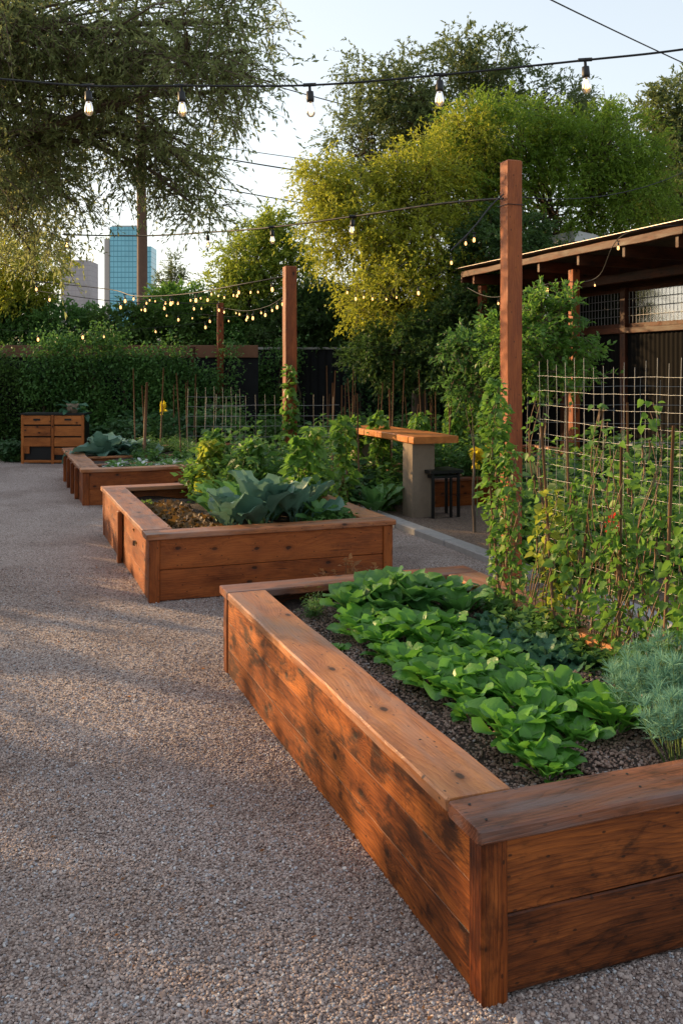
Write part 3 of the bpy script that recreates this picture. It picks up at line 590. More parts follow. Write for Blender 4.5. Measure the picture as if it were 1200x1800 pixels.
G1='rows of bright leafy greens in the nearest bed'
lab1='bright green spoon-leaved plant in the rows filling the nearest bed'
for row,(x0,n) in enumerate(((.54,11),(.76,12),(.98,10))):
    for i in range(n):
        y=.60+i*.177+rnd.uniform(-.03,.03)+(.08 if row==1 else 0)+(.12 if row==2 else 0); x=x0+rnd.uniform(-.035,.035)
        if row==0 and i==9: x+=.0
        P_spin.put(bp(1,x,y),scale=rnd.uniform(.75,1.28),label=lab1,group=G1)
P_spin.put(bp(1,.50,.44),scale=.85,label='small leafy green standing out front of its row, nearest the camera',group=None,v=1)
P_spin.put(bp(1,.29,2.02),scale=.5,label='tiny seedling pressed against the inner edge of the long cap board',v=2)
lab='large dark chard plant at the far end of the nearest bed'
for x,y,s in ((.62,2.62,.9),(.82,2.72,1.05),(1.02,2.60,1.0),(1.05,2.80,.95),(1.22,2.62,.85),(.80,2.50,.8),(1.18,2.38,.8)):
    P_chard.put(bp(1,x,y),scale=s,label=lab,group='dark chard at the far end of the nearest bed')
for x,y,s in ((1.26,2.12,.9),(1.2,1.93,1.0),(1.3,1.75,1.0),(1.22,1.58,.95),(1.32,1.42,.9)):
    P_kale.put(bp(1,x,y),scale=s,label='blue-green curly kale between the leafy rows and the wire trellis',group='curly kale in the nearest bed')
for i,(x,y,s) in enumerate(((1.02,.38,.95),(1.18,.50,1.05),(1.12,.68,1.0),(1.30,.76,1.1),(1.34,.42,1.1),(1.42,.62,1.1),(1.28,.92,.85))):
    P_fea.put(bp(1,x,y),scale=s,label='silver-green feathery plant in the right corner of the nearest bed',group='silver feathery plants in the nearest bed')
P_grass.put(bp(1,.42,2.72),scale=.45,label='small spiky tuft near the far cap of the nearest bed')
# dry brown plants between bed one and two
P_dry=Proto('dry_plant','plant',[bush(95,.32,.16,120,.07,.6,M['dryleaf'],'M','vstem')])
for u_,v_,s in ((612,1010,1.0),(650,1012,.8),(560,1015,.7)):
    p=ground(u_,v_+45); P_dry.put(p,scale=s*1.1,label='rusty dried plant behind the far end of the nearest bed',group='dried plants behind the nearest bed')

# bed two
for x,y,s in ((.78,.55,1.0),(1.06,.60,1.3),(1.40,.66,1.1)):
    P_coll.put(bp(2,x,y),scale=s,label='big blue-green collard with paddle leaves in the middle bed',group='blue-green collards in the middle bed')
for x,y,s in ((1.60,.50,.8),(.95,1.15,1.15),(1.35,1.2,1.2),(1.12,.95,1.15),(.85,1.35,1.0),(1.1,1.55,1.1),(1.6,1.5,1.0)):
    P_collg.put(bp(2,x,y),scale=s,label='mid green broad-leaved plant behind the blue-green collards',group='green broad-leaved plants in the middle bed')
for i in range(22):
    x=rnd.uniform(.24,.58); y=.35+i*.085; P_lett.put(bp(2,x,y),scale=rnd.uniform(1.1,1.7),label='dark copper lettuce along the left side of the middle bed',group='copper lettuces in the middle bed')
for x,y,s in ((.28,2.1,1.0),(.38,2.3,.9),(.34,1.9,.8),(.30,2.5,.9)): P_lime.put(bp(2,x,y),scale=s,label='lime green lettuce at the back left of the middle bed',group='lime lettuces in the middle bed')
for x,y,s in ((1.6,.35,1.0),(1.75,.45,1.1),(1.45,.28,.9),(1.8,.8,1.0)):
    P_low.put(bp(2,x,y),scale=s,label='low green herb filling gaps between the collards',group='low herbs in the middle bed')
for k in range(22):
    y=rnd.uniform(1.5,2.95); x=rnd.uniform(1.1 if y<2.1 else .95,1.85); (P_b3 if k%2 else P_b1).put(bp(2,x,y),scale=rnd.uniform(.8,1.2),label='tall green bushy plant at the back of the middle bed',group='bushy plants at the back of the middle bed')
for i,(x,y,h,m,lb_) in enumerate(((1.0,2.35,.66,'vinesun','climbing bean at the back of the middle bed, sunlight coloured into its yellow-green leaves'),(1.1,2.75,.75,'vine','climbing bean beside the yellow-green one in the middle bed'),(1.55,.95,.78,'vine','climbing bean at the right of the collards'),(1.75,1.25,.85,'vine','tall climbing bean near the right cap of the middle bed'),(1.35,1.9,.7,'vine','bushy climbing bean behind the collards'))):
    pr=Proto('bean_vine','vine',[vine(100+i,h,.17,330,.085,M[m],pods=5)]); pr.put(bp(2,x,y),label=lb_)

# bed three
for x,y,s in ((.62,2.75,1.6),(1.05,2.7,1.3)): P_cabb.put(bp(3,x,y),scale=s,label='grey-blue cabbage with large frilled leaves in the bed with many side posts',group='cabbages in the bed with side posts')
P_cabb.put(bp(3,1.95,1.6),scale=.7,label='round grey cabbage just above the white-leaved plants',v=0)
for i in range(30):
    x=rnd.uniform(.45,2.15); y=rnd.uniform(.28,.95); P_white.put(bp(3,x,y),scale=rnd.uniform(1.1,1.6),label='low plant with white leaves in the front part of its bed',group='white-leaved plants in the bed with side posts')
for i in range(14):
    x=rnd.uniform(.4,2.1); y=rnd.uniform(1.25,2.2); (P_low if i%2 else P_white).put(bp(3,x,y),scale=rnd.uniform(.8,1.1),label='small low plant in the middle part of the bed with side posts',group='low plants in the bed with side posts')
for i in range(14):
    x=rnd.uniform(1.0,2.2); y=rnd.uniform(2.3,3.4); P_grass.put(bp(3,x,y),scale=rnd.uniform(.7,1.0),label='fine green herb tuft at the back of the bed with side posts',group='herb tufts in the bed with side posts')
for i in range(16):
    x=rnd.uniform(.3,2.4); y=rnd.uniform(.25,1.9); (P_b2 if i%3 else P_b1).put(bp(4,x,y),scale=rnd.uniform(.9,1.3),label='dark leafy bush in the farthest bed on the left',group='dark bushes in the farthest left bed')

# ------------------------------------------------------------------ posts
def post(label,u_,Y,vtop,wd,rz=TH):
    x=(u_-600)/F*Y; zt=CAMH-(vtop-HZ)/F*Y
    r=thing('wooden_post',label,'post',(x,Y,0),rz,'tall reddish wooden posts carrying the string lights')
    MB().board((0,0,-.05),(0,0,1),(1,0,0),zt+.05,wd,wd,.008,n=30,wob=.0015).build('shaft',M['post'],r); return (x,Y,zt)
p1=post('tallest and nearest reddish wooden post, rising from the vines',898,7.3,283,.128)
p2=post('second reddish wooden post, behind the middle bed',509,12.5,468,.155)
p3=post('farthest reddish wooden post in front of the dark metal fence',387,20,532,.125)
mb=MB(); mb.tube([(-.075+.0,-.075,0),(.075,-.075,0),(.075,.075,0),(-.075,.075,0),(-.075,-.075,0)],.003,4)
o=mb.build('tie_wire',M['cable']); o.location=(p1[0],p1[1],3.08); o.rotation_euler=(0,0,TH); tag(o,'thin dark wire tied around the tallest post','wire')

# ------------------------------------------------------------------ table, stool, furniture
r=thing('bar_table','rough wooden bar slab on a square concrete pillar, black stool beside it','table',(.93,11.4,0),TH)
MB().board((.11,-.30,.965),(0,1,0),(1,0,0),2.35,.60,.085,.010,n=14,wob=.006).build('tabletop',M['slab'],r)
MB().board((0.0,-.02,0),(0,0,1),(1,0,0),.92,.30,.30,.012,n=4,wob=.003).build('pillar',M['concrete'],r)
MB().board((0.0,1.85,0),(0,0,1),(1,0,0),.92,.30,.30,.012,n=4,wob=.003).build('pillar',M['concrete'],r)
r=thing('stool','square black metal stool under the end of the wooden bar slab','stool',(1.19,11.35,0),TH)
for sx in (-.17,.17):
    for sy in (-.16,.16): MB().board((sx,sy,0),(0,0,1),(1,0,0),.56,.032,.032,.003).build('leg',M['black'],r)
MB().box((0,0,.582),(.44,.40,.038)).build('seat',M['black'],r)
for sy in (-.16,.16):
    MB().box((0,sy,.02),(.306,.024,.024)).box((0,sy,.52),(.306,.024,.03)).build('stretcher',M['black'],r)
for sx in (-.17,.17): MB().box((sx,0,.02),(.024,.286,.024)).box((sx,0,.52),(.024,.286,.03)).build('stretcher',M['black'],r)
MB().box((.07,-.16,.27),(.026,.026,.476)).build('upright',M['black'],r)
# cabinet far left
r=thing('wooden_cabinet','orange wooden cabinet with drawers and black top against the hedge','cabinet',(-5.52,17.9,0),0)
W_=1.19
MB().box((0,.25,.955),(W_+.04,.56,.03)).build('top',M['black'],r)
MB().box((0,.28,.5),(W_-.06,.44,.86)).build('carcass',M['black'],r)
for x in (-W_/2+.02,0.0,W_/2-.02): MB().board((x,.0,0),(0,0,1),(1,0,0),.94,.05,.05,.004).build('upright',M['orangewood'],r)
for sx in (-1,1):
    cx=sx*W_/4
    for k,(z,h) in enumerate(((.84,.17),(.63,.19),(.42,.17))):
        MB().board((cx-.262,-.005,z),(1,0,0),(0,0,1),.524,h,.03,.005).build('drawer',M['orangewood'],r)
        if k==0: MB().box((cx,-.022,z+.01),(.13,.012,.035)).build('handle',M['black'],r)
MB().board((W_/4-.262,-.005,.24),(1,0,0),(0,0,1),.524,.13,.03,.005).build('drawer',M['orangewood'],r)
MB().board((-W_/2+.04,-.0,.05),(1,0,0),(0,0,1),W_-.08,.05,.03,.005).build('bottom_rail',M['orangewood'],r)
MB().board((-W_/2+.10,-.0,.20),(0,0,1),(1,0,0),.14,.10,.03,.004).build('panel',M['orangewood'],r)
Proto('potted_plant','plant',[[('pot',MB().lathe([(0,0),(.09,0),(.12,.18),(.10,.18),(.09,.14),(0,.14)]),M['concrete']),('leaves',rosette(150,16,.34,.16,1.2,.1,1.0,.3,.3,.06,lift=.1),M['kale'])]]).put((-5.2,18.1,.97),label='potted broad-leaved plant standing on the wooden cabinet')
# grey table right
r=thing('grey_table','pale grey thin-topped table behind the wire trellis','table',(4.75,13.2,0),.1)
MB().board((-.75,0,.755),(1,0,0),(0,1,0),2.0,.75,.035,.01).build('tabletop',M['greytop'],r)
for sx in (-.6,1.1):
    for sy in (-.3,.3): MB().tube([(sx,sy,0),(sx,sy,.74)],.018,8).build('leg',M['greytop'],r)
for (uu,YY,hh,lab_) in ((1082,9.5,.50,'teal plastic crate standing behind the wire trellis'),(1010,11.6,.40,'dull teal tub left of the teal crate')):
    x=(uu-600)/F*YY; r=thing('crate',lab_,'crate',(x,YY,.03),.3)
    MB().box((0,-.2,hh/2),(.44,.02,hh)).box((0,.2,hh/2),(.44,.02,hh)).box((-.21,0,hh/2),(.02,.38,hh)).box((.21,0,hh/2),(.02,.38,hh)).box((0,0,.02),(.4,.38,.02)).build('body',M['teal'],r)
    MB().box((0,-.217,hh-.02),(.48,.014,.04)).box((0,.217,hh-.02),(.48,.014,.04)).box((-.227,0,hh-.02),(.014,.42,.04)).box((.227,0,hh-.02),(.014,.42,.04)).build('rim',M['teal'],r)

# ------------------------------------------------------------------ wire trellis and stakes
def net(label,p0,d,L,z0,z1,sx,sz,wr,seed,name='wire_trellis'):
    r=np.random.RandomState(seed); mb=MB(); d=np.array(d,float); d/=np.linalg.norm(d); nrm=np.array([-d[1],d[0]])
    def pt(s,z): 
        b=.02*math.sin(s*2.2+seed)*math.sin(z*2+1); dz=.004*math.sin(s*6+z*3+seed)+.0015*math.sin(s*23); ds=.007*math.sin(z*5+s*3)
        return (p0[0]+d[0]*(s+ds)+nrm[0]*b,p0[1]+d[1]*(s+ds)+nrm[1]*b,z+dz)
    nx=int(L/sx); nz=int((z1-z0)/sz)
    for i in range(nx+1):
        s=i*sx; top=z1+r.uniform(-.01,.05); mb.tube([pt(s,z) for z in np.linspace(z0,top,14)],wr,4,cap=False)
    for j in range(nz+1):
        z=z0+j*sz; mb.tube([pt(s,z) for s in np.linspace(-.02,L+.02,int(L/.08)+2)],wr,4,cap=False)
    return tag(mb.build(name,M['wire']),label,'trellis')
a=bp(1,1.47,2.02); net('tall galvanised wire grid along the right side of the nearest bed',(a[0],a[1]),-V,2.05,.36,1.82,.078,.078,.0012,3)
a=at(362,700,12.4); net('wire grid standing behind the plants of the middle bed',(a[0],12.4),(1,.05),1.75,.35,1.44,.13,.14,.0028,5)
a=at(926,700,9.3); net('second wire grid further back, seen through the nearest one',(a[0],9.3),(.96,-.25),2.6,.2,1.70,.18,.18,.0022,9)
a=at(330,700,15.2); net('distant wire hoop panel left of the second post',(a[0],15.2),(1,.1),.9,.4,1.5,.14,.16,.003,11)
def stake(x,y,z0,h,lean,label,group='thin bamboo stakes',r_=.010,parent=None):
    mb=MB(); mb.tube([(0,0,0),(lean[0]*.5,lean[1]*.5,h*.5),(lean[0],lean[1],h)],[r_,r_*.9,r_*.75],6); o=mb.build('garden_stake',M['stake']); o.location=(x,y,z0); return tag(o,label,'stake',group)
for i,(y,h,l) in enumerate(((1.76,1.15,(-.06,.05)),(1.62,.8,(.10,.02)),(2.30,.95,(-.07,.05)),(1.25,1.1,(.03,.05)),(.95,1.2,(.05,0)))):
    p=bp(1,1.40,y); stake(p[0],p[1],.36,h,l,'crooked brown stake inside the nearest bed, tangled with vines','stakes in the nearest bed',.009)
# vines on the near trellis
tr=[ (2.34,1.36,.12,900,.045,'vine','tall narrow pea vine climbing beside the tallest post'),
 (2.18,1.0,.13,260,.042,'vine','shorter vine just right of the tallest vine column'),
 (1.80,.80,.13,230,.042,'vinesun','vine on the wire grid with golden sunlight put into its leaf colour'),
 (1.66,.85,.13,240,.045,'vine','green vine right behind the golden one'),
 (1.40,.60,.15,240,.042,'vine','dense low vine at the middle of the wire grid'),
 (1.22,.68,.16,250,.042,'vine','thick vine mass left of the frame edge on the wire grid'),
 (1.02,.80,.18,300,.042,'vine','thick leafy vine mass at the right end of the wire grid'),
 (.80,.80,.18,300,.042,'vine','vine mass cut by the right edge of the picture')]
for i,(y,h,rd,n,ls,m,lb_) in enumerate(tr):
    ln=(-.06,.0) if i==0 else (rnd.uniform(-.05,.05),rnd.uniform(-.05,.05))
    Proto('climbing_vine','vine',[vine(200+i,h,rd,n,ls,M[m],pods=8,lean=ln,tmpl='H' if i!=0 else 'M')]).put(bp(1,1.44,y),rz=0,label=lb_)
for i,(y,h,n) in enumerate(((2.0,1.3,130),(1.5,1.25,120),(1.28,1.15,130),(1.1,1.3,120),(.92,1.2,130),(.7,1.3,130))):
    Proto('climbing_vine','vine',[vine(220+i,h,.10,int(n*.7),.038,M['vine'],pods=5,lean=(rnd.uniform(-.12,.12),rnd.uniform(-.08,.08)))]).put(bp(1,1.46,y),rz=0,label='thin wispy vine reaching high on the wire grid along the nearest bed',group='wispy vines on the nearest wire grid')
# cluster of low foliage at foot of trellis
for i in range(11):
    y=.75+i*.15; P_low.put(bp(1,1.40+rnd.uniform(-.06,.05),y),scale=rnd.uniform(.7,1.1),label='low green herb at the foot of the wire grid',group='herbs at the foot of the wire grid')
# vine on post 2
Proto('climbing_vine','vine',[vine(230,1.85,.13,420,.08,M['vine'])]).put((p2[0],p2[1]-.12,0),label='vine twisting up the second post')
# central garden: stakes with climbing plants
for i in range(34):
    uu=rnd.uniform(560,880); YY=rnd.uniform(12.6,18.5); x=(uu-600)/F*YY
    stake(x,YY,0,rnd.uniform(1.3,1.95),(rnd.uniform(-.12,.12),rnd.uniform(-.1,.1)),'thin upright stake in the crowded centre of the garden','stakes in the centre of the garden',.013)
for i in range(8):
    uu=rnd.uniform(205,350); YY=rnd.uniform(14.5,18); x=(uu-600)/F*YY
    stake(x,YY,.1,rnd.uniform(1.3,1.75),(rnd.uniform(-.1,.1),0),'thin upright stake among the far left beds','stakes in the far left beds',.013)
p=bp(3,1.15,2.35); stake(p[0],p[1],.35,1.25,(.05,0),'thicker wooden stake rising from the bed with side posts','',.028)
for (uu,YY,h,lab_) in ((612,11.6,1.35,'leaning stake at the right of the middle bed'),(632,11.9,1.5,'slim stake just right of the leaning one'),(598,12.2,1.6,'stake between second post and bar slab'),(1105,8.6,1.5,'straight stake behind the nearest wire grid'),(1000,8.4,1.6,'pale stake behind the nearest wire grid, left of centre'),(963,8.0,1.0,'short thick stake behind the golden vine')):
    x=(uu-600)/F*YY; stake(x,YY,0,h,(rnd.uniform(-.08,.08),0),lab_,None,.013)
cv=[Proto('climbing_vine','vine',[vine(240+i,1.0+.12*i,.16,300,.085,M['vine'])]) for i in range(3)]
def fill(n,u0,u1,Y0,Y1,kinds,label,group,smin=.8,smax=1.3,z=0,seed=1):
    r=random.Random(seed)
    for i in range(n):
        YY=r.uniform(Y0,Y1); x=(r.uniform(u0,u1)-600)/F*YY
        k=kinds[r.randrange(len(kinds))]; k.put((x,YY,z),rz=r.uniform(0,6.28),scale=r.uniform(smin,smax),label=label,group=group)
fill(16,560,705,11.4,13.4,[P_b1,P_b2,P_b3,P_collg],'leafy plant growing left of the concrete pillar','plants left of the concrete pillar',.8,1.2,seed=2)
fill(42,560,900,13.5,18.5,[P_b1,P_b3,P_b2,P_b1],'leafy plant in the crowded centre of the garden','plants in the centre of the garden',.9,1.5,seed=3)
for i in range(14):
    uu=rnd.uniform(570,880); YY=rnd.uniform(12.8,16); cv[i%3].put(((uu-600)/F*YY,YY,0),label='vine climbing a stake in the centre of the garden',group='stake vines in the centre of the garden',scale=rnd.uniform(.9,1.2))
for (u_,Y_,h_,l_) in ((600,11.2,1.1,'dense vine at the right end of the middle bed, below the second post'),(665,12.5,.9,'vine under the bar slab')):
    cv[1].put(((u_-600)/F*Y_,Y_,0),label=l_,scale=1.1)
fill(36,930,1240,7.4,10.2,[P_b1,P_b3,P_b2],'green plant just behind the nearest wire grid','plants just behind the wire grid',.9,1.45,seed=4)
fill(40,930,1260,10.6,13.5,[P_b1,P_b2,P_b3,P_collg],'green plant in the right part of the garden','plants in the right part of the garden',1.0,1.6,seed=5)
fill(8,770,900,12.3,13.8,[P_b1,P_b3],'plant growing in the reddish bed behind the stool','plants in the bed behind the stool',.8,1.1,z=.28,seed=6)
for i in range(10):
    p=bp(6,rnd.uniform(.3,2.0),rnd.uniform(.3,2.1)); P_collg.put(p,scale=rnd.uniform(.7,1),label='broad-leaved plant in the bed seen through the trellis',group='plants in the bed behind the trellis')
fill(14,0,30,18.2,18.9,[P_b2,P_grass],'dark low bush at the foot of the hedge, left of the cabinet','low bushes left of the cabinet',.6,.9,seed=8)
fill(26,150,390,18.8,20.3,[P_b2,P_b1],'dark bush along the foot of the back fence','bushes along the back fence',1.1,1.9,seed=9)
fill(18,400,640,18.5,20.5,[P_b2,P_b1],'dark bush in front of the dark metal fence','bushes in front of the metal fence',.9,1.6,seed=10)
# flowers
def flower(label,loc,mat,n,rad,ls,seed,stem=.5):
    r=np.random.RandomState(seed); mb=MB(); P=r.normal(0,1,(n,3))*[rad*.6,rad*.6,rad*1.3]; d=norm(r.normal(0,1,(n,3))); scatter_leaves(mb,P,d,ls*r.uniform(.7,1.2,n),.8,r.rand(n),'M',r=r)
    o=thing('flowering_stem',label,'flower',(loc[0],loc[1],loc[2]-stem)); a=mb.build('petals',mat,o); a.location=(0,0,stem); MB().tube([(0,0,0),(.01,0,stem)],.005,5).build('stem',M['gstem'],o)
flower('bright red flower cluster behind the wire grid',at(1075,928,5.3),M['red'],60,.022,.034,1,.6)
flower('yellow flower spike among the plants left of the tallest post',at(838,800,10.8),M['yellow'],90,.035,.08,2,.7)
flower('yellow flower spike above the far left bed',at(286,716,17.2),M['yellow'],70,.045,.06,3,1.0)

# ------------------------------------------------------------------ boundary
# hedge on wall, left
r=thing('fence','dark wire and timber fence behind the ivy hedge, brown top rail','fence',(-6,20.2,0))
mb=MB(); mb.board((-7,0,2.2),(1,0,0),(0,0,1),11.2,.26,.06,.006,n=3,wob=.003,t=.4); mb.build('top_rail',M['beam'],r)
MB().box((-1.4,.06,1.1),(11.2,.05,2.2)).build('backing_panel',M['fenceb'],r)
for x in (-5.5,-2.8,0,2.8): MB().board((x,-.07,0),(0,0,1),(1,0,0),2.3,.1,.08,.005).build('fence_post',M['shedwood'],r)
def hedge(name,label,x0,x1,y,z0,z1,th,n,ls,mat,seed,tm='S',group=None,bumpy=.25):
    r=np.random.RandomState(seed); nc=max(8,n//26); mb=MB()
    cx=r.uniform(x0,x1,nc); cz=z0+(z1-z0)*r.rand(nc)*(1+.14*np.sin(cx*2.3+seed)+.10*np.sin(cx*5.1+seed)); cy=y-th*(.3+.7*r.rand(nc)); ct=r.uniform(.1,.9,nc)
    kk=(np.sin(cx*3.1+seed)+np.sin(cz*4.3+cx*1.7)+r.normal(0,.6,nc))>-1.1; cx,cz,cy,ct=cx[kk],cz[kk],cy[kk],ct[kk]; ct=np.clip(ct*.6+.4*(.5+.5*np.sin(cx*4.1+cz*3)),0,1); nc=len(cx)
    m=26; X=np.repeat(cx,m)+r.normal(0,.13,nc*m); Y_=np.repeat(cy,m)+r.normal(0,.08,nc*m); Z=np.repeat(cz,m)+r.normal(0,.13,nc*m)
    d=np.stack([r.normal(0,.7,nc*m),-r.uniform(.1,1,nc*m),r.normal(-.2,.6,nc*m)],1)
    ok=Z>0.0
    P=np.stack([X,Y_,Z],1)[ok]; scatter_leaves(mb,P,d[ok],ls*r.uniform(.6,1.3,len(P)),.6,np.clip(np.repeat(ct,m)+r.normal(0,.15,nc*m),0,1)[ok],tm,r=r)
    o=thing(name,label,'hedge',((x0+x1)/2,y,0),0,group); c=mb.build('foliage',mat,o); c.location=(-(x0+x1)/2,-y,0)
    st=MB()
    for k in range(6):
        x=x0+(x1-x0)*(k+.5)/6; st.tube([(x,y-.1,0),(x+r.uniform(-.2,.2),y-.12,(z1)*.5),(x+r.uniform(-.3,.3),y-.1,z1*.95)],[.04,.03,.01],6)
    s=st.build('stems',M['bark'],o); s.location=(-(x0+x1)/2,-y,0)
hedge('ivy_hedge','dense green ivy hedge covering the back fence above the cabinet',-10,-5.2,20.05,0.1,1.98,.35,26000,.075,M['hedge'],301)
hedge('ivy_hedge','ivy hedge spilling over the rail between cabinet and farthest post',-5.2,-2.2,20.0,.1,2.0,.4,16000,.075,M['bushg'],302)
hedge('climbing_shrub','leafy climber hanging over the fence rail, lighter green',-6.6,-3.2,19.9,1.2,2.45,.4,9000,.08,M['bushg'],303)
hedge('climbing_shrub','dark climber hanging over the metal fence, between the back posts',-2.3,-1.0,21.45,.3,2.5,.3,7000,.08,M['bushg'],304)
hedge('climbing_shrub','dark climber hiding the right part of the metal fence',.1,3.6,21.3,.2,2.9,.4,15000,.09,M['bushd'],305)
# dark corrugated fence
r=thing('metal_fence','dark corrugated metal fence with pale top rail behind the garden','fence',(0,21.6,0))
xs=np.arange(-3.6,6.5,.045); yy=.02*np.sin(xs*2*math.pi/.18); v=[];
for i,x in enumerate(xs): v+=[(x,yy[i],0),(x,yy[i],2.28)]
q=[[2*i,2*i+2,2*i+3,2*i+1] for i in range(len(xs)-1)]
MB().add(v,np.array(q),smooth=True).build('corrugated_sheet',M['fenceb'],r); MB().box((1.4,-.02,2.30),(10,.06,.05)).build('top_rail',M['kerb'],r)

# ------------------------------------------------------------------ shed
e1=np.array([4.01,11.0]); zE=3.42
def sh(s,t): p=e1+U[:2]*s+V[:2]*t; return p
r=thing('open_shed','dark corrugated garden shed with flat timber roof and wired windows','shed',(e1[0],e1[1],0),TH)
Lr=5.45; Wr=5.6; t0=-3.4
MB().board((-.03,t0,zE+.02),(0,1,0),(0,0,1),Lr-t0,.10,.045,.006,n=20,wob=.006).build('fascia',M['shedwood'],r)
MB().board((-.03,Lr+.02,zE-.03),(1,0,0),(0,0,1),Wr,.17,.045,.006).build('fascia',M['shedwood'],r)
for k in range(9):
    t=t0+.5+k*1.0; MB().board((.0,t,zE-.09),(1,0,0),(0,0,1),Wr,.16,.055,.006,t=rs.rand()).build('roof_joist',M['shedwood'],r)
MB().board((1.2,t0,zE-.245),(0,1,0),(0,0,1),Lr-t0,.14,.07,.006).build('roof_beam',M['shedwood'],r)
xs=np.arange(-.12,Wr,.03); zz=.018*np.sin(xs*2*math.pi/.12); v=[]
for i,x in enumerate(xs): v+=[(x,t0-.05,zE+.12+zz[i]),(x,Lr+.12,zE+.12+zz[i])]
MB().add(v,np.array([[2*i,2*i+1,2*i+3,2*i+2] for i in range(len(xs)-1)]),smooth=True).build('roof',M['roofmetal'],r)
MB().box((-.085,(t0+Lr)/2,zE+.125),(.05,Lr-t0,.012)).build('roof_flashing',M['roofmetal'],r)
wx=1.75   # wall plane inside the eave
wl0=t0; wl1=5.0
# wall posts
for t in (5.0,3.35,1.7,.05,-1.6,-3.2): MB().board((wx,t,0),(0,0,1),(1,0,0),zE-.17,.13,.13,.006).build('wall_post',M['shedwood'],r)
for t in (5.3,2.6): MB().board((.28,t,0),(0,0,1),(1,0,0),zE-.17,.12,.12,.006).build('porch_post',M['post'],r)
MB().board((wx-.01,wl0,2.42),(0,1,0),(0,0,1),wl1-wl0,.09,.15,.006).build('window_rail',M['shedwood'],r)
MB().board((wx-.01,wl0,3.14),(0,1,0),(0,0,1),wl1-wl0,.10,.15,.006).build('window_rail',M['shedwood'],r)
ts=np.arange(wl0,wl1,.025); xx=wx+.015*np.sin(ts*2*math.pi/.1); v=[]
for i,t in enumerate(ts): v+=[(xx[i],t,0),(xx[i],t,2.39)]
MB().add(v,np.array([[2*i,2*i+2,2*i+3,2*i+1] for i in range(len(ts)-1)]),smooth=True).build('wall',M['wallb'],r)
xs=np.arange(wx+.05,Wr,.025); v=[]
for i,x in enumerate(xs): v+=[(x,wl1+.015*math.sin(x*62.8),0),(x,wl1+.015*math.sin(x*62.8),zE-.17)]
MB().add(v,np.array([[2*i,2*i+1,2*i+3,2*i+2] for i in range(len(xs)-1)]),smooth=True).build('wall',M['wallb'],r)
tt=[5.0,3.35,1.7,.05,-1.6,-3.2]
for a_,b_ in zip(tt[1:],tt[:-1]):
    wd=b_-a_-.13; c=(a_+b_)/2
    wnd=MB().box((wx+.02,c,2.50),(.03,wd,.06)).box((wx+.02,c,3.06),(.03,wd,.06)).build('window',M['shedwood'],r)
    MB().box((wx+.04,c,2.78),(.006,wd,.52)).build('pane',M['pane'],wnd)
    g=MB()
    for y in np.arange(c-wd/2+.05,c+wd/2,.085): g.tube([(wx,y,2.53),(wx,y,3.03)],.004,4,cap=False)
    for z in (2.65,2.78,2.91): g.tube([(wx,c-wd/2,z),(wx,c+wd/2,z)],.004,4,cap=False)
    g.build('wire_mesh',M['wire'],wnd)
a=at(1012,425,19.0)
r=thing('rooftop_unit','pale ridged roof piece showing behind the shed roof','roof',(a[0],a[1],0),TH)
MB().box((.6,.5,a[2]/2),(1.2,1.0,a[2])).build('walls',M['wallb'],r)
v=[(-.1,-.1,a[2]+.0),(1.0,-.1,a[2]-.06),(1.0,1.2,a[2]-.06),(-.1,1.2,a[2]+.0),(-.1,-.1,a[2]+.22),(.4,-.1,a[2]+.16),(.4,1.2,a[2]+.16),(-.1,1.2,a[2]+.22)]
MB().add(v,np.array([(0,3,2,1),(4,5,6,7),(0,1,5,4),(1,2,6,5),(2,3,7,6),(3,0,4,7)])).build('roof',M['whiteroof'],r)

# ------------------------------------------------------------------ towers, pole, wires
def tower(label,u0,u1,vt,Y,mat,extra=None):
    x0=(u0-600)/F*Y; x1=(u1-600)/F*Y; h=CAMH-(vt-HZ)/F*Y
    r=thing('office_tower',label,'tower',((x0+x1)/2,Y,0),0); w_=x1-x0
    MB().box((0,w_/2,h/2),(w_,w_,h)).build('facade',mat,r); return r,w_,h
t_,w_,h_=tower('grey office tower far behind the hedge',107,159,458,700,M['pinkgrey']); MB().box((w_*.1,w_/2,h_+.6),(w_*.5,w_*.5,1.2)).build('roof_plant',M['towerside'],t_)
t_,w_,h_=tower('tall teal glass office tower beside the utility pole',193,246,398,640,M['tealglass'])
MB().box((-w_/2-2.2,6,h_/2-4),(3.6,10,h_-8)).build('side_wall',M['towerside'],t_)
MB().box((w_/2+3.7,w_/2+1,h_/2-6.6),(7.2,w_-2,h_-13.2)).build('lower_wing',M['tealglass'],t_)
MB().box((0,w_/2,h_+.5),(w_*.9,w_*.9,1)).build('parapet',M['towerside'],t_)
r=thing('utility_pole','tall brown wooden utility pole in front of the teal tower','pole',(*at(250,650,30)[:2],0))
MB().tube([(0,0,0),(0,0,6),(-.10,0,11.6)],[.19,.165,.12],12).build('shaft',M['polewood'],r)
MB().board((-1.0,-.2,10.6),(1,0,0),(0,0,1),2.0,.12,.1,.01).build('crossarm',M['polewood'],r)
def sag(a,b,s,n=16):
    a=np.array(a,float);b=np.array(b,float); t=np.linspace(0,1,n)[:,None]; p=a+(b-a)*t; p[:,2:3]-=4*s*t*(1-t); return p
def wire(label,a,b,s,r_):
    o=MB().tube(sag(a,b,s),r_,5).build('power_line',M['cable']); tag(o,label,'wire','overhead wires')
wire('overhead wire crossing the top right corner of the sky',at(900,-35,9),at(1290,150,13),0.02,.008)
wire('faint overhead wire from the olive crown to the tall tree',at(255,80,30),at(720,212,30),.1,.018)
wire('upper of the wires between utility pole and tall tree',at(250,235,30),at(640,292,30),.05,.012)
wire('middle wire between utility pole and tall tree',at(250,252,30),at(640,316,30),.05,.022)
wire('lowest wire between utility pole and tall tree',at(250,303,30),at(640,374,30),.05,.018)
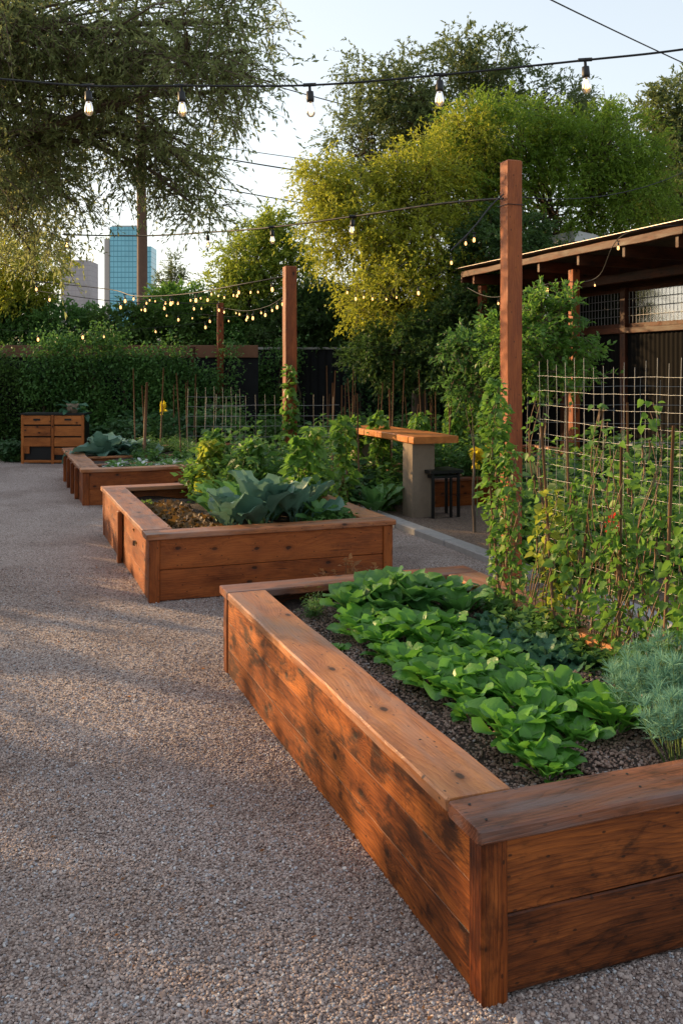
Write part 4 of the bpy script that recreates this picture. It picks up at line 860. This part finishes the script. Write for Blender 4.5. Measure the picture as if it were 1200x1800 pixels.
wire('thin wire from the tallest post to the trees at right',(p1[0]+.08,p1[1],3.15),at(1230,288,8.5),.12,.004)

# ------------------------------------------------------------------ string lights
SOCK=[(0,.0),(.007,.0),(.008,-.03),(.019,-.034),(.021,-.075),(.018,-.09),(0,-.09)]
BULB=[(.014,-.088),(.017,-.10),(.023,-.12),(.0245,-.138),(.021,-.155),(.012,-.167),(.0,-.170)]
def stringlight(label,pts,bulbs,r_,sc_,full,group=None,glow='bulblit',name='string_light'):
    """bulbs: list of indices (float, along pts) ; full=clear bulb with filament"""
    P=np.array(pts,float); r=thing(name,label,'string lights',tuple(P[0]),0,group)
    n=len(P); tt=np.linspace(0,n-1,(n-1)*10+1)
    def ev(t):
        i=int(min(n-2,max(0,math.floor(t)))); f=t-i; p0=P[max(i-1,0)];p1=P[i];p2=P[i+1];p3=P[min(i+2,n-1)]
        return .5*((2*p1)+(-p0+p2)*f+(2*p0-5*p1+4*p2-p3)*f*f+(-p0+3*p1-3*p2+p3)*f**3)
    c=MB().tube([ev(t)-P[0] for t in tt],r_,6).build('cable',M['cable'],r)
    for b in bulbs:
        q=ev(b+(0 if full else rs.uniform(-.12,.12)))-P[0]; dr=rs.uniform(.0,.04)*sc_
        s=MB().lathe(SOCK,k=10).tube([(0,0,.01),(0,0,-.03)],.006,5).tube([(-.035,0,.002),(.035,0,.002)],r_*1.7/sc_,6).build('socket',M['socket'],r); s.location=q; k_=1 if full else rs.uniform(.35,.72); s.scale=(sc_*k_,)*3; s.location[2]-=0 if full else rs.uniform(0,.05); s.rotation_euler=(rs.uniform(-.08,.08),rs.uniform(-.08,.08),0)
        if full:
            MB().lathe(BULB,k=14).build('bulb',M['glass'],s)
            f=MB()
            for k in range(5):
                a=k*1.2566; f.tube([(.004*math.cos(a),.004*math.sin(a),-.10),(.010*math.cos(a),.010*math.sin(a),-.145)],.0012,3)
            f.build('filament',M['fil'],s)
        else: MB().lathe(BULB,k=8).build('bulb',M[glow],s)
a=[at(u_,v_,Y) for u_,v_,Y in ((-260,118,4.5),(0,138,4.35),(155,150,4.25),(318,150,4.2),(544,149,4.1),(773,131,4.0),(1028,105,3.9),(1200,86,3.8),(1500,40,3.6))]
stringlight('nearest string of clear bulbs on a black cable across the sky',a,[2,3,4,5,6],.0048,.82,True)
a=[at(110,412,11.5),at(250,414,11),at(365,408,10.2),at(478,399,9.4),at(620,380,8.6),at(770,358,7.8),(p1[0]-.07,p1[1]-.05,3.13)]
stringlight('second string of lights ending at the tallest post',a,[.1,2,3,4],.0095,1.0,True)
a=[(p1[0]-.07,p1[1]-.06,3.16),at(862,362,7.2),at(836,395,7.1),at(815,418,7.05),at(792,440,7.0)]
stringlight('short loose end of lit bulbs hanging from the tallest post',a,[2.05,2.75,4.0],.006,.9,False)
G='distant lit bulb strings between the back posts'
def pxline(l): return [at(*q) for q in l]
stringlight('cable of lit bulbs running left from the second post',pxline([(40,492,17),(190,508,16),(240,520,15),(330,516,14),(420,500,13),(503,485,12.5)]),[.3,1.4,2.2,2.6,3.1,3.5,4.1,4.6],.009,1.15,False,G)
stringlight('lower cable of lit bulbs crossing in front of the teal tower',pxline([(60,510,19),(190,528,18),(300,532,18),(387,533,20)]),[.4,1.1,1.6,2.0,2.3,2.6,2.9],.009,1.3,False,G)
stringlight('string of lit bulbs between the farthest and second posts',pxline([(387,540,20),(430,546,17),(470,538,14.5),(500,520,12.6)]),[.3,.6,.9,1.1,1.3,1.6,1.8,2.1,2.4,2.8],.004,1.1,False,G)
stringlight('string of lit bulbs low over the ivy hedge rail',pxline([(-60,575,19),(60,582,19),(140,580,19),(190,582,19),(330,570,19),(387,560,20)]),[.3,1.02,2,3,3.5,4.4],.004,1.3,False,G)
stringlight('lit bulbs strung through the golden tree',pxline([(600,500,15),(640,514,15),(690,514,15),(735,500,15),(790,470,15)]),[.3,.7,1,1.35,1.75,2.1,3.0],.003,1.2,False,G)
stringlight('bright cluster of lit bulbs in the small tree behind the posts',pxline([(230,515,22),(290,524,21),(340,518,21),(400,512,21),(440,505,21),(490,500,21)]),[.2,.5,.8,1.0,1.3,1.5,1.8,2.1,2.3,2.7,2.9,3.3,3.5,4,4.3,4.7],.003,1.3,False,G)
stringlight('another lit string dipping behind the farthest post',pxline([(240,535,21),(300,548,21),(350,552,21),(410,556,19.5),(460,548,19)]),[.3,.9,1.2,1.8,2.3,2.8,3.4],.003,1.2,False,G)
stringlight('string of lit bulbs along the shed eave',pxline([(820,505,14.0),(870,522,13.4),(970,497,12.4),(1048,488,12.0),(1096,412,11.3),(1240,392,10.8)]),[1,2,3,4,4.9],.006,1.0,False,G)

# ------------------------------------------------------------------ trees
def PB(u_,v_,Y,ru,rv,ry,sh): return (at(u_,v_,Y),(ru/F*Y,ry,rv/F*Y),sh)
tree('olive_tree','large olive tree with drooping narrow leaves overhanging from the top left','tree',(-5.3,9.4,0),2.2,.13,
 [PB(40,50,7.4,150,90,.9,1.5),PB(20,90,8.2,190,150,1.3,2.6),PB(60,270,8.4,150,140,1.2,2.4),PB(230,60,7.6,140,120,1.1,1.5),PB(250,240,8.2,150,110,1.0,1.4),PB(330,110,7.2,105,95,.9,.75),PB(400,40,7.4,80,60,.7,.35),PB(340,300,8.0,75,65,.7,.35),PB(400,160,7.2,60,50,.6,.22),PB(30,370,8.6,100,80,1.1,1.0),PB(340,360,8.0,50,40,.6,.14),PB(60,450,9,60,30,.8,.10),PB(430,90,7.2,55,80,.6,.25),PB(-260,150,8.5,260,230,1.8,2.6)],
 590,12,13,.31,.052,.32,M['olive'],401,droop=.36,twig=.45,shell=.05,spread=1.3,bark='twig',nsub=.5,fork=(-4.6,8.7,3.9))
tree('feathery_tree','loose yellow-green tree low at the left edge under the olive crown','tree',(-9.5,24.5,0),2.0,.15,
 [PB(20,470,24,110,60,1.5,2),PB(50,520,24,50,30,1.2,1)],170,10,10,.4,.10,.4,M['treey'],402,droop=.3,twig=.15,shell=.2)
tree('tall_tree','tall loose grey-green tree showing sky gaps behind the lit tree','tree',(4.2,30,0),4,.28,
 [PB(700,150,29,105,75,1.8,1.5),PB(840,120,29,110,60,1.6,1.3),PB(640,270,29,85,100,1.6,1.3),PB(940,200,29,120,70,1.6,1.2),PB(1040,230,29,90,60,1.5,.8),PB(740,230,29,90,70,1.5,1.0)],
 420,11,11,.55,.13,.42,M['treef'],403,droop=.35,twig=.2,shell=.15,spread=1.2,nsub=.6)
tree('lit_tree','dense rounded tree with yellow-green lit top behind the tallest post','tree',(5.2,20.5,0),2.2,.24,
 [PB(880,250,20,130,80,1.3,2.2),PB(1040,270,20,125,80,1.4,2.2),PB(960,360,20,190,90,1.5,2.4),PB(1100,350,20,90,80,1.3,1.2),PB(820,330,19.6,100,85,1.2,1.5)],
 760,13,11,.40,.075,.42,M['treeg'],404,droop=.2,twig=.1,spread=1.2,shell=.45,nsub=.25)
tree('golden_tree','golden backlit tree left of the tallest post, bulbs strung through it','tree',(1.6,19.2,0),1.6,.2,
 [PB(640,400,18.5,110,90,1.2,2.0),PB(740,330,18.5,80,80,1.1,1.2),PB(760,470,18,120,110,1.3,2.0),PB(690,520,17.6,100,60,1.2,.9),PB(580,330,19,65,60,.9,.7),PB(820,260,19.3,70,75,1.0,1.0)],
 600,13,11,.42,.075,.45,M['treey'],405,droop=.35,twig=.2,shell=.3,spread=1.3,nsub=.3)
tree('dark_tree','dark green tree mass between golden tree and shed','tree',(3.0,17.6,0),1.4,.16,
 [PB(800,600,16.8,100,80,1.0,2),PB(880,560,16.8,80,110,1.0,2),PB(700,620,17.5,90,50,1.0,1),PB(880,440,17.5,90,70,1.0,1.3)],
 560,12,12,.3,.08,.5,M['treed'],406,droop=.3,twig=.08,shell=.35)
tree('dark_tree','dark rounded tree behind the second post','tree',(-.6,22.8,0),1.6,.16,
 [PB(560,560,22.6,75,60,1.2,2),PB(500,580,22.6,60,55,1.0,1),PB(590,620,22.6,60,50,1.0,1)],360,12,12,.3,.09,.5,M['treed'],407,droop=.2,twig=.08,shell=.4)
tree('small_tree','small sunlit tree with loose top above the farthest post','tree',(-2.4,23.5,0),1.8,.12,
 [PB(450,450,23.5,65,55,1.0,1.6),PB(430,520,23.2,90,45,1.0,1.6),PB(480,400,23.5,35,35,.7,.5),PB(520,480,23.5,50,60,.8,.8)],
 230,11,11,.42,.10,.45,M['treeyg'],408,droop=.25,twig=.2,shell=.2)
tree('thin_tree','thin pale tree crossing the right edge of the sky','tree',(9.4,22.5,0),3.5,.16,
 [PB(1190,200,22,60,60,1.2,1.4),PB(1200,320,22,60,80,1.2,1.4),PB(1160,370,22,60,70,1.1,1)],240,11,11,.45,.11,.45,M['treef'],409,droop=.3,twig=.2,shell=.15)
tree('sapling','bright leafy sapling between tallest post and shed','sapling',(2.05,9.6,0),1.2,.022,
 [PB(950,560,9.6,70,55,.4,1.4),PB(900,600,9.4,60,60,.4,1.2),PB(1000,620,9.6,45,60,.35,1.0),PB(930,660,9.4,70,40,.4,.8)],150,8,9,.17,.055,.55,M['vine'],410,droop=.2,tmpl='M',twig=.5,shell=.1,bark='twig',nsub=.5)
tree('sapling','slim sapling at the left of the sapling by the tall post','sapling',(1.45,10.2,0),.9,.018,
 [PB(815,610,10.2,35,30,.3,1),PB(835,680,10.2,50,50,.3,1)],60,8,9,.17,.055,.55,M['bushg'],411,droop=.2,tmpl='M',twig=.5,shell=.1,bark='twig')
for i,(uu,vv,Y_,ru,rv,mt) in enumerate(((20,555,24,70,32,'bushg'),(120,575,23.5,80,36,'bushg'),(225,575,23,75,42,'hedge'),(310,540,23.5,60,50,'vine'),(360,575,23,70,38,'hedge'),(640,560,24,70,60,'treed'),(420,590,23,60,30,'bushg'),(-60,560,24,60,40,'hedge'))):
    tree('shrub','leafy shrub rising above the back fence','shrub',((uu-600)/F*Y_,Y_,0),1.0,.08,[PB(uu,vv,Y_,ru,rv,.8,1),PB(uu,vv+40,Y_,ru,rv,.8,.6)],150,11,11,.28,.09,.5,M[mt],420+i,droop=.2,twig=.05,shell=.3,group='shrubs above the back fence')
tree('sapling','spindly young conifer poking up above the hedge','sapling',((306-600)/F*26,26,0),3.0,.05,[PB(306,475,26,14,36,.3,1),PB(300,500,26,25,30,.4,1)],40,7,9,.28,.09,.3,M['treef'],440,droop=.1,twig=.6,shell=.1,bark='twig')
# distant tree line beyond the garden
def treeline():
    r=np.random.RandomState(5); mb=MB()
    for k in range(150):
        x=r.uniform(-70,70); y=60+r.uniform(-8,8); h=r.uniform(1.8,3.4)
        n=300; P,d=blob_pts(r,(x,y,h*.55),(r.uniform(1.5,3),1.5,h*.6),n,.6); P[:,2]=np.maximum(P[:,2],0.05); scatter_leaves(mb,P,d+r.normal(0,.5,(n,3)),r.uniform(.3,.6,n),.6,r.rand(n)*.6+.2,'S',r=r)
    return mb
tag(treeline().build('treeline',M['treef']),'distant line of low trees beyond the garden','treeline',kind='stuff')
# unseen shrubs and trees added left of the view to block and dapple the sun
for i in range(17):
    y=-4+i*1.35
    tree('sun_blocker_shrub','dense rounded shrub added out of view at left to block the low sun','shrub',(-10,y,0),.5,.08,[((-10,y,.95),(.8,1.25,1.0),1)],95,12,8,.35,.2,.55,M['hedge'],450+i,droop=.2,twig=.0,shell=.2,group='added shrubs blocking the sun at left')
for i,(y,zc,ry,rz_,cl) in enumerate(((-2.5,3.0,1.6,1.0,60),(1,3.0,1.8,1.0,70),(4.6,3.0,1.8,1.0,70),(8.9,2.9,2.0,.9,20),(16.9,2.7,2.0,1.0,60))):
    tree('sun_dapple_tree','round-headed tree added out of view at left to dapple the low sun','tree',(-10.6,y,0),1.6,.1,[((-10.6,y,zc),(1.0,ry,rz_),1)],cl,13,10,.35,.12,.55,M['hedge'],480+i,droop=.2,twig=.03,shell=.1,group='added trees dappling the sun at left')
# fallen leaves and twigs
r_=np.random.RandomState(77); mb=MB(); n=260; y=2.2+10*r_.rand(n)**1.3; x=r_.uniform(-.4,.2,n)*y; P=np.stack([x,y,fbm(x,y)*.8+.012],1); an=r_.uniform(0,6.28,n)
dx=x-.3985; dy=y-2.644; k=~(((dx*U[0]+dy*U[1])>-.03)&((dx*V[0]+dy*V[1])>-.05)); P=P[k]; an=an[k]; n=len(P)
d=np.stack([np.cos(an),np.sin(an),r_.uniform(-.1,.2,n)],1); scatter_leaves(mb,P,d,r_.uniform(.012,.03,n),.4,r_.rand(n),'M',r=r_)
tag(mb.build('fallen_leaves',M['dryleaf']),'tiny dry leaves strewn over the gravel path','leaf litter',kind='stuff')
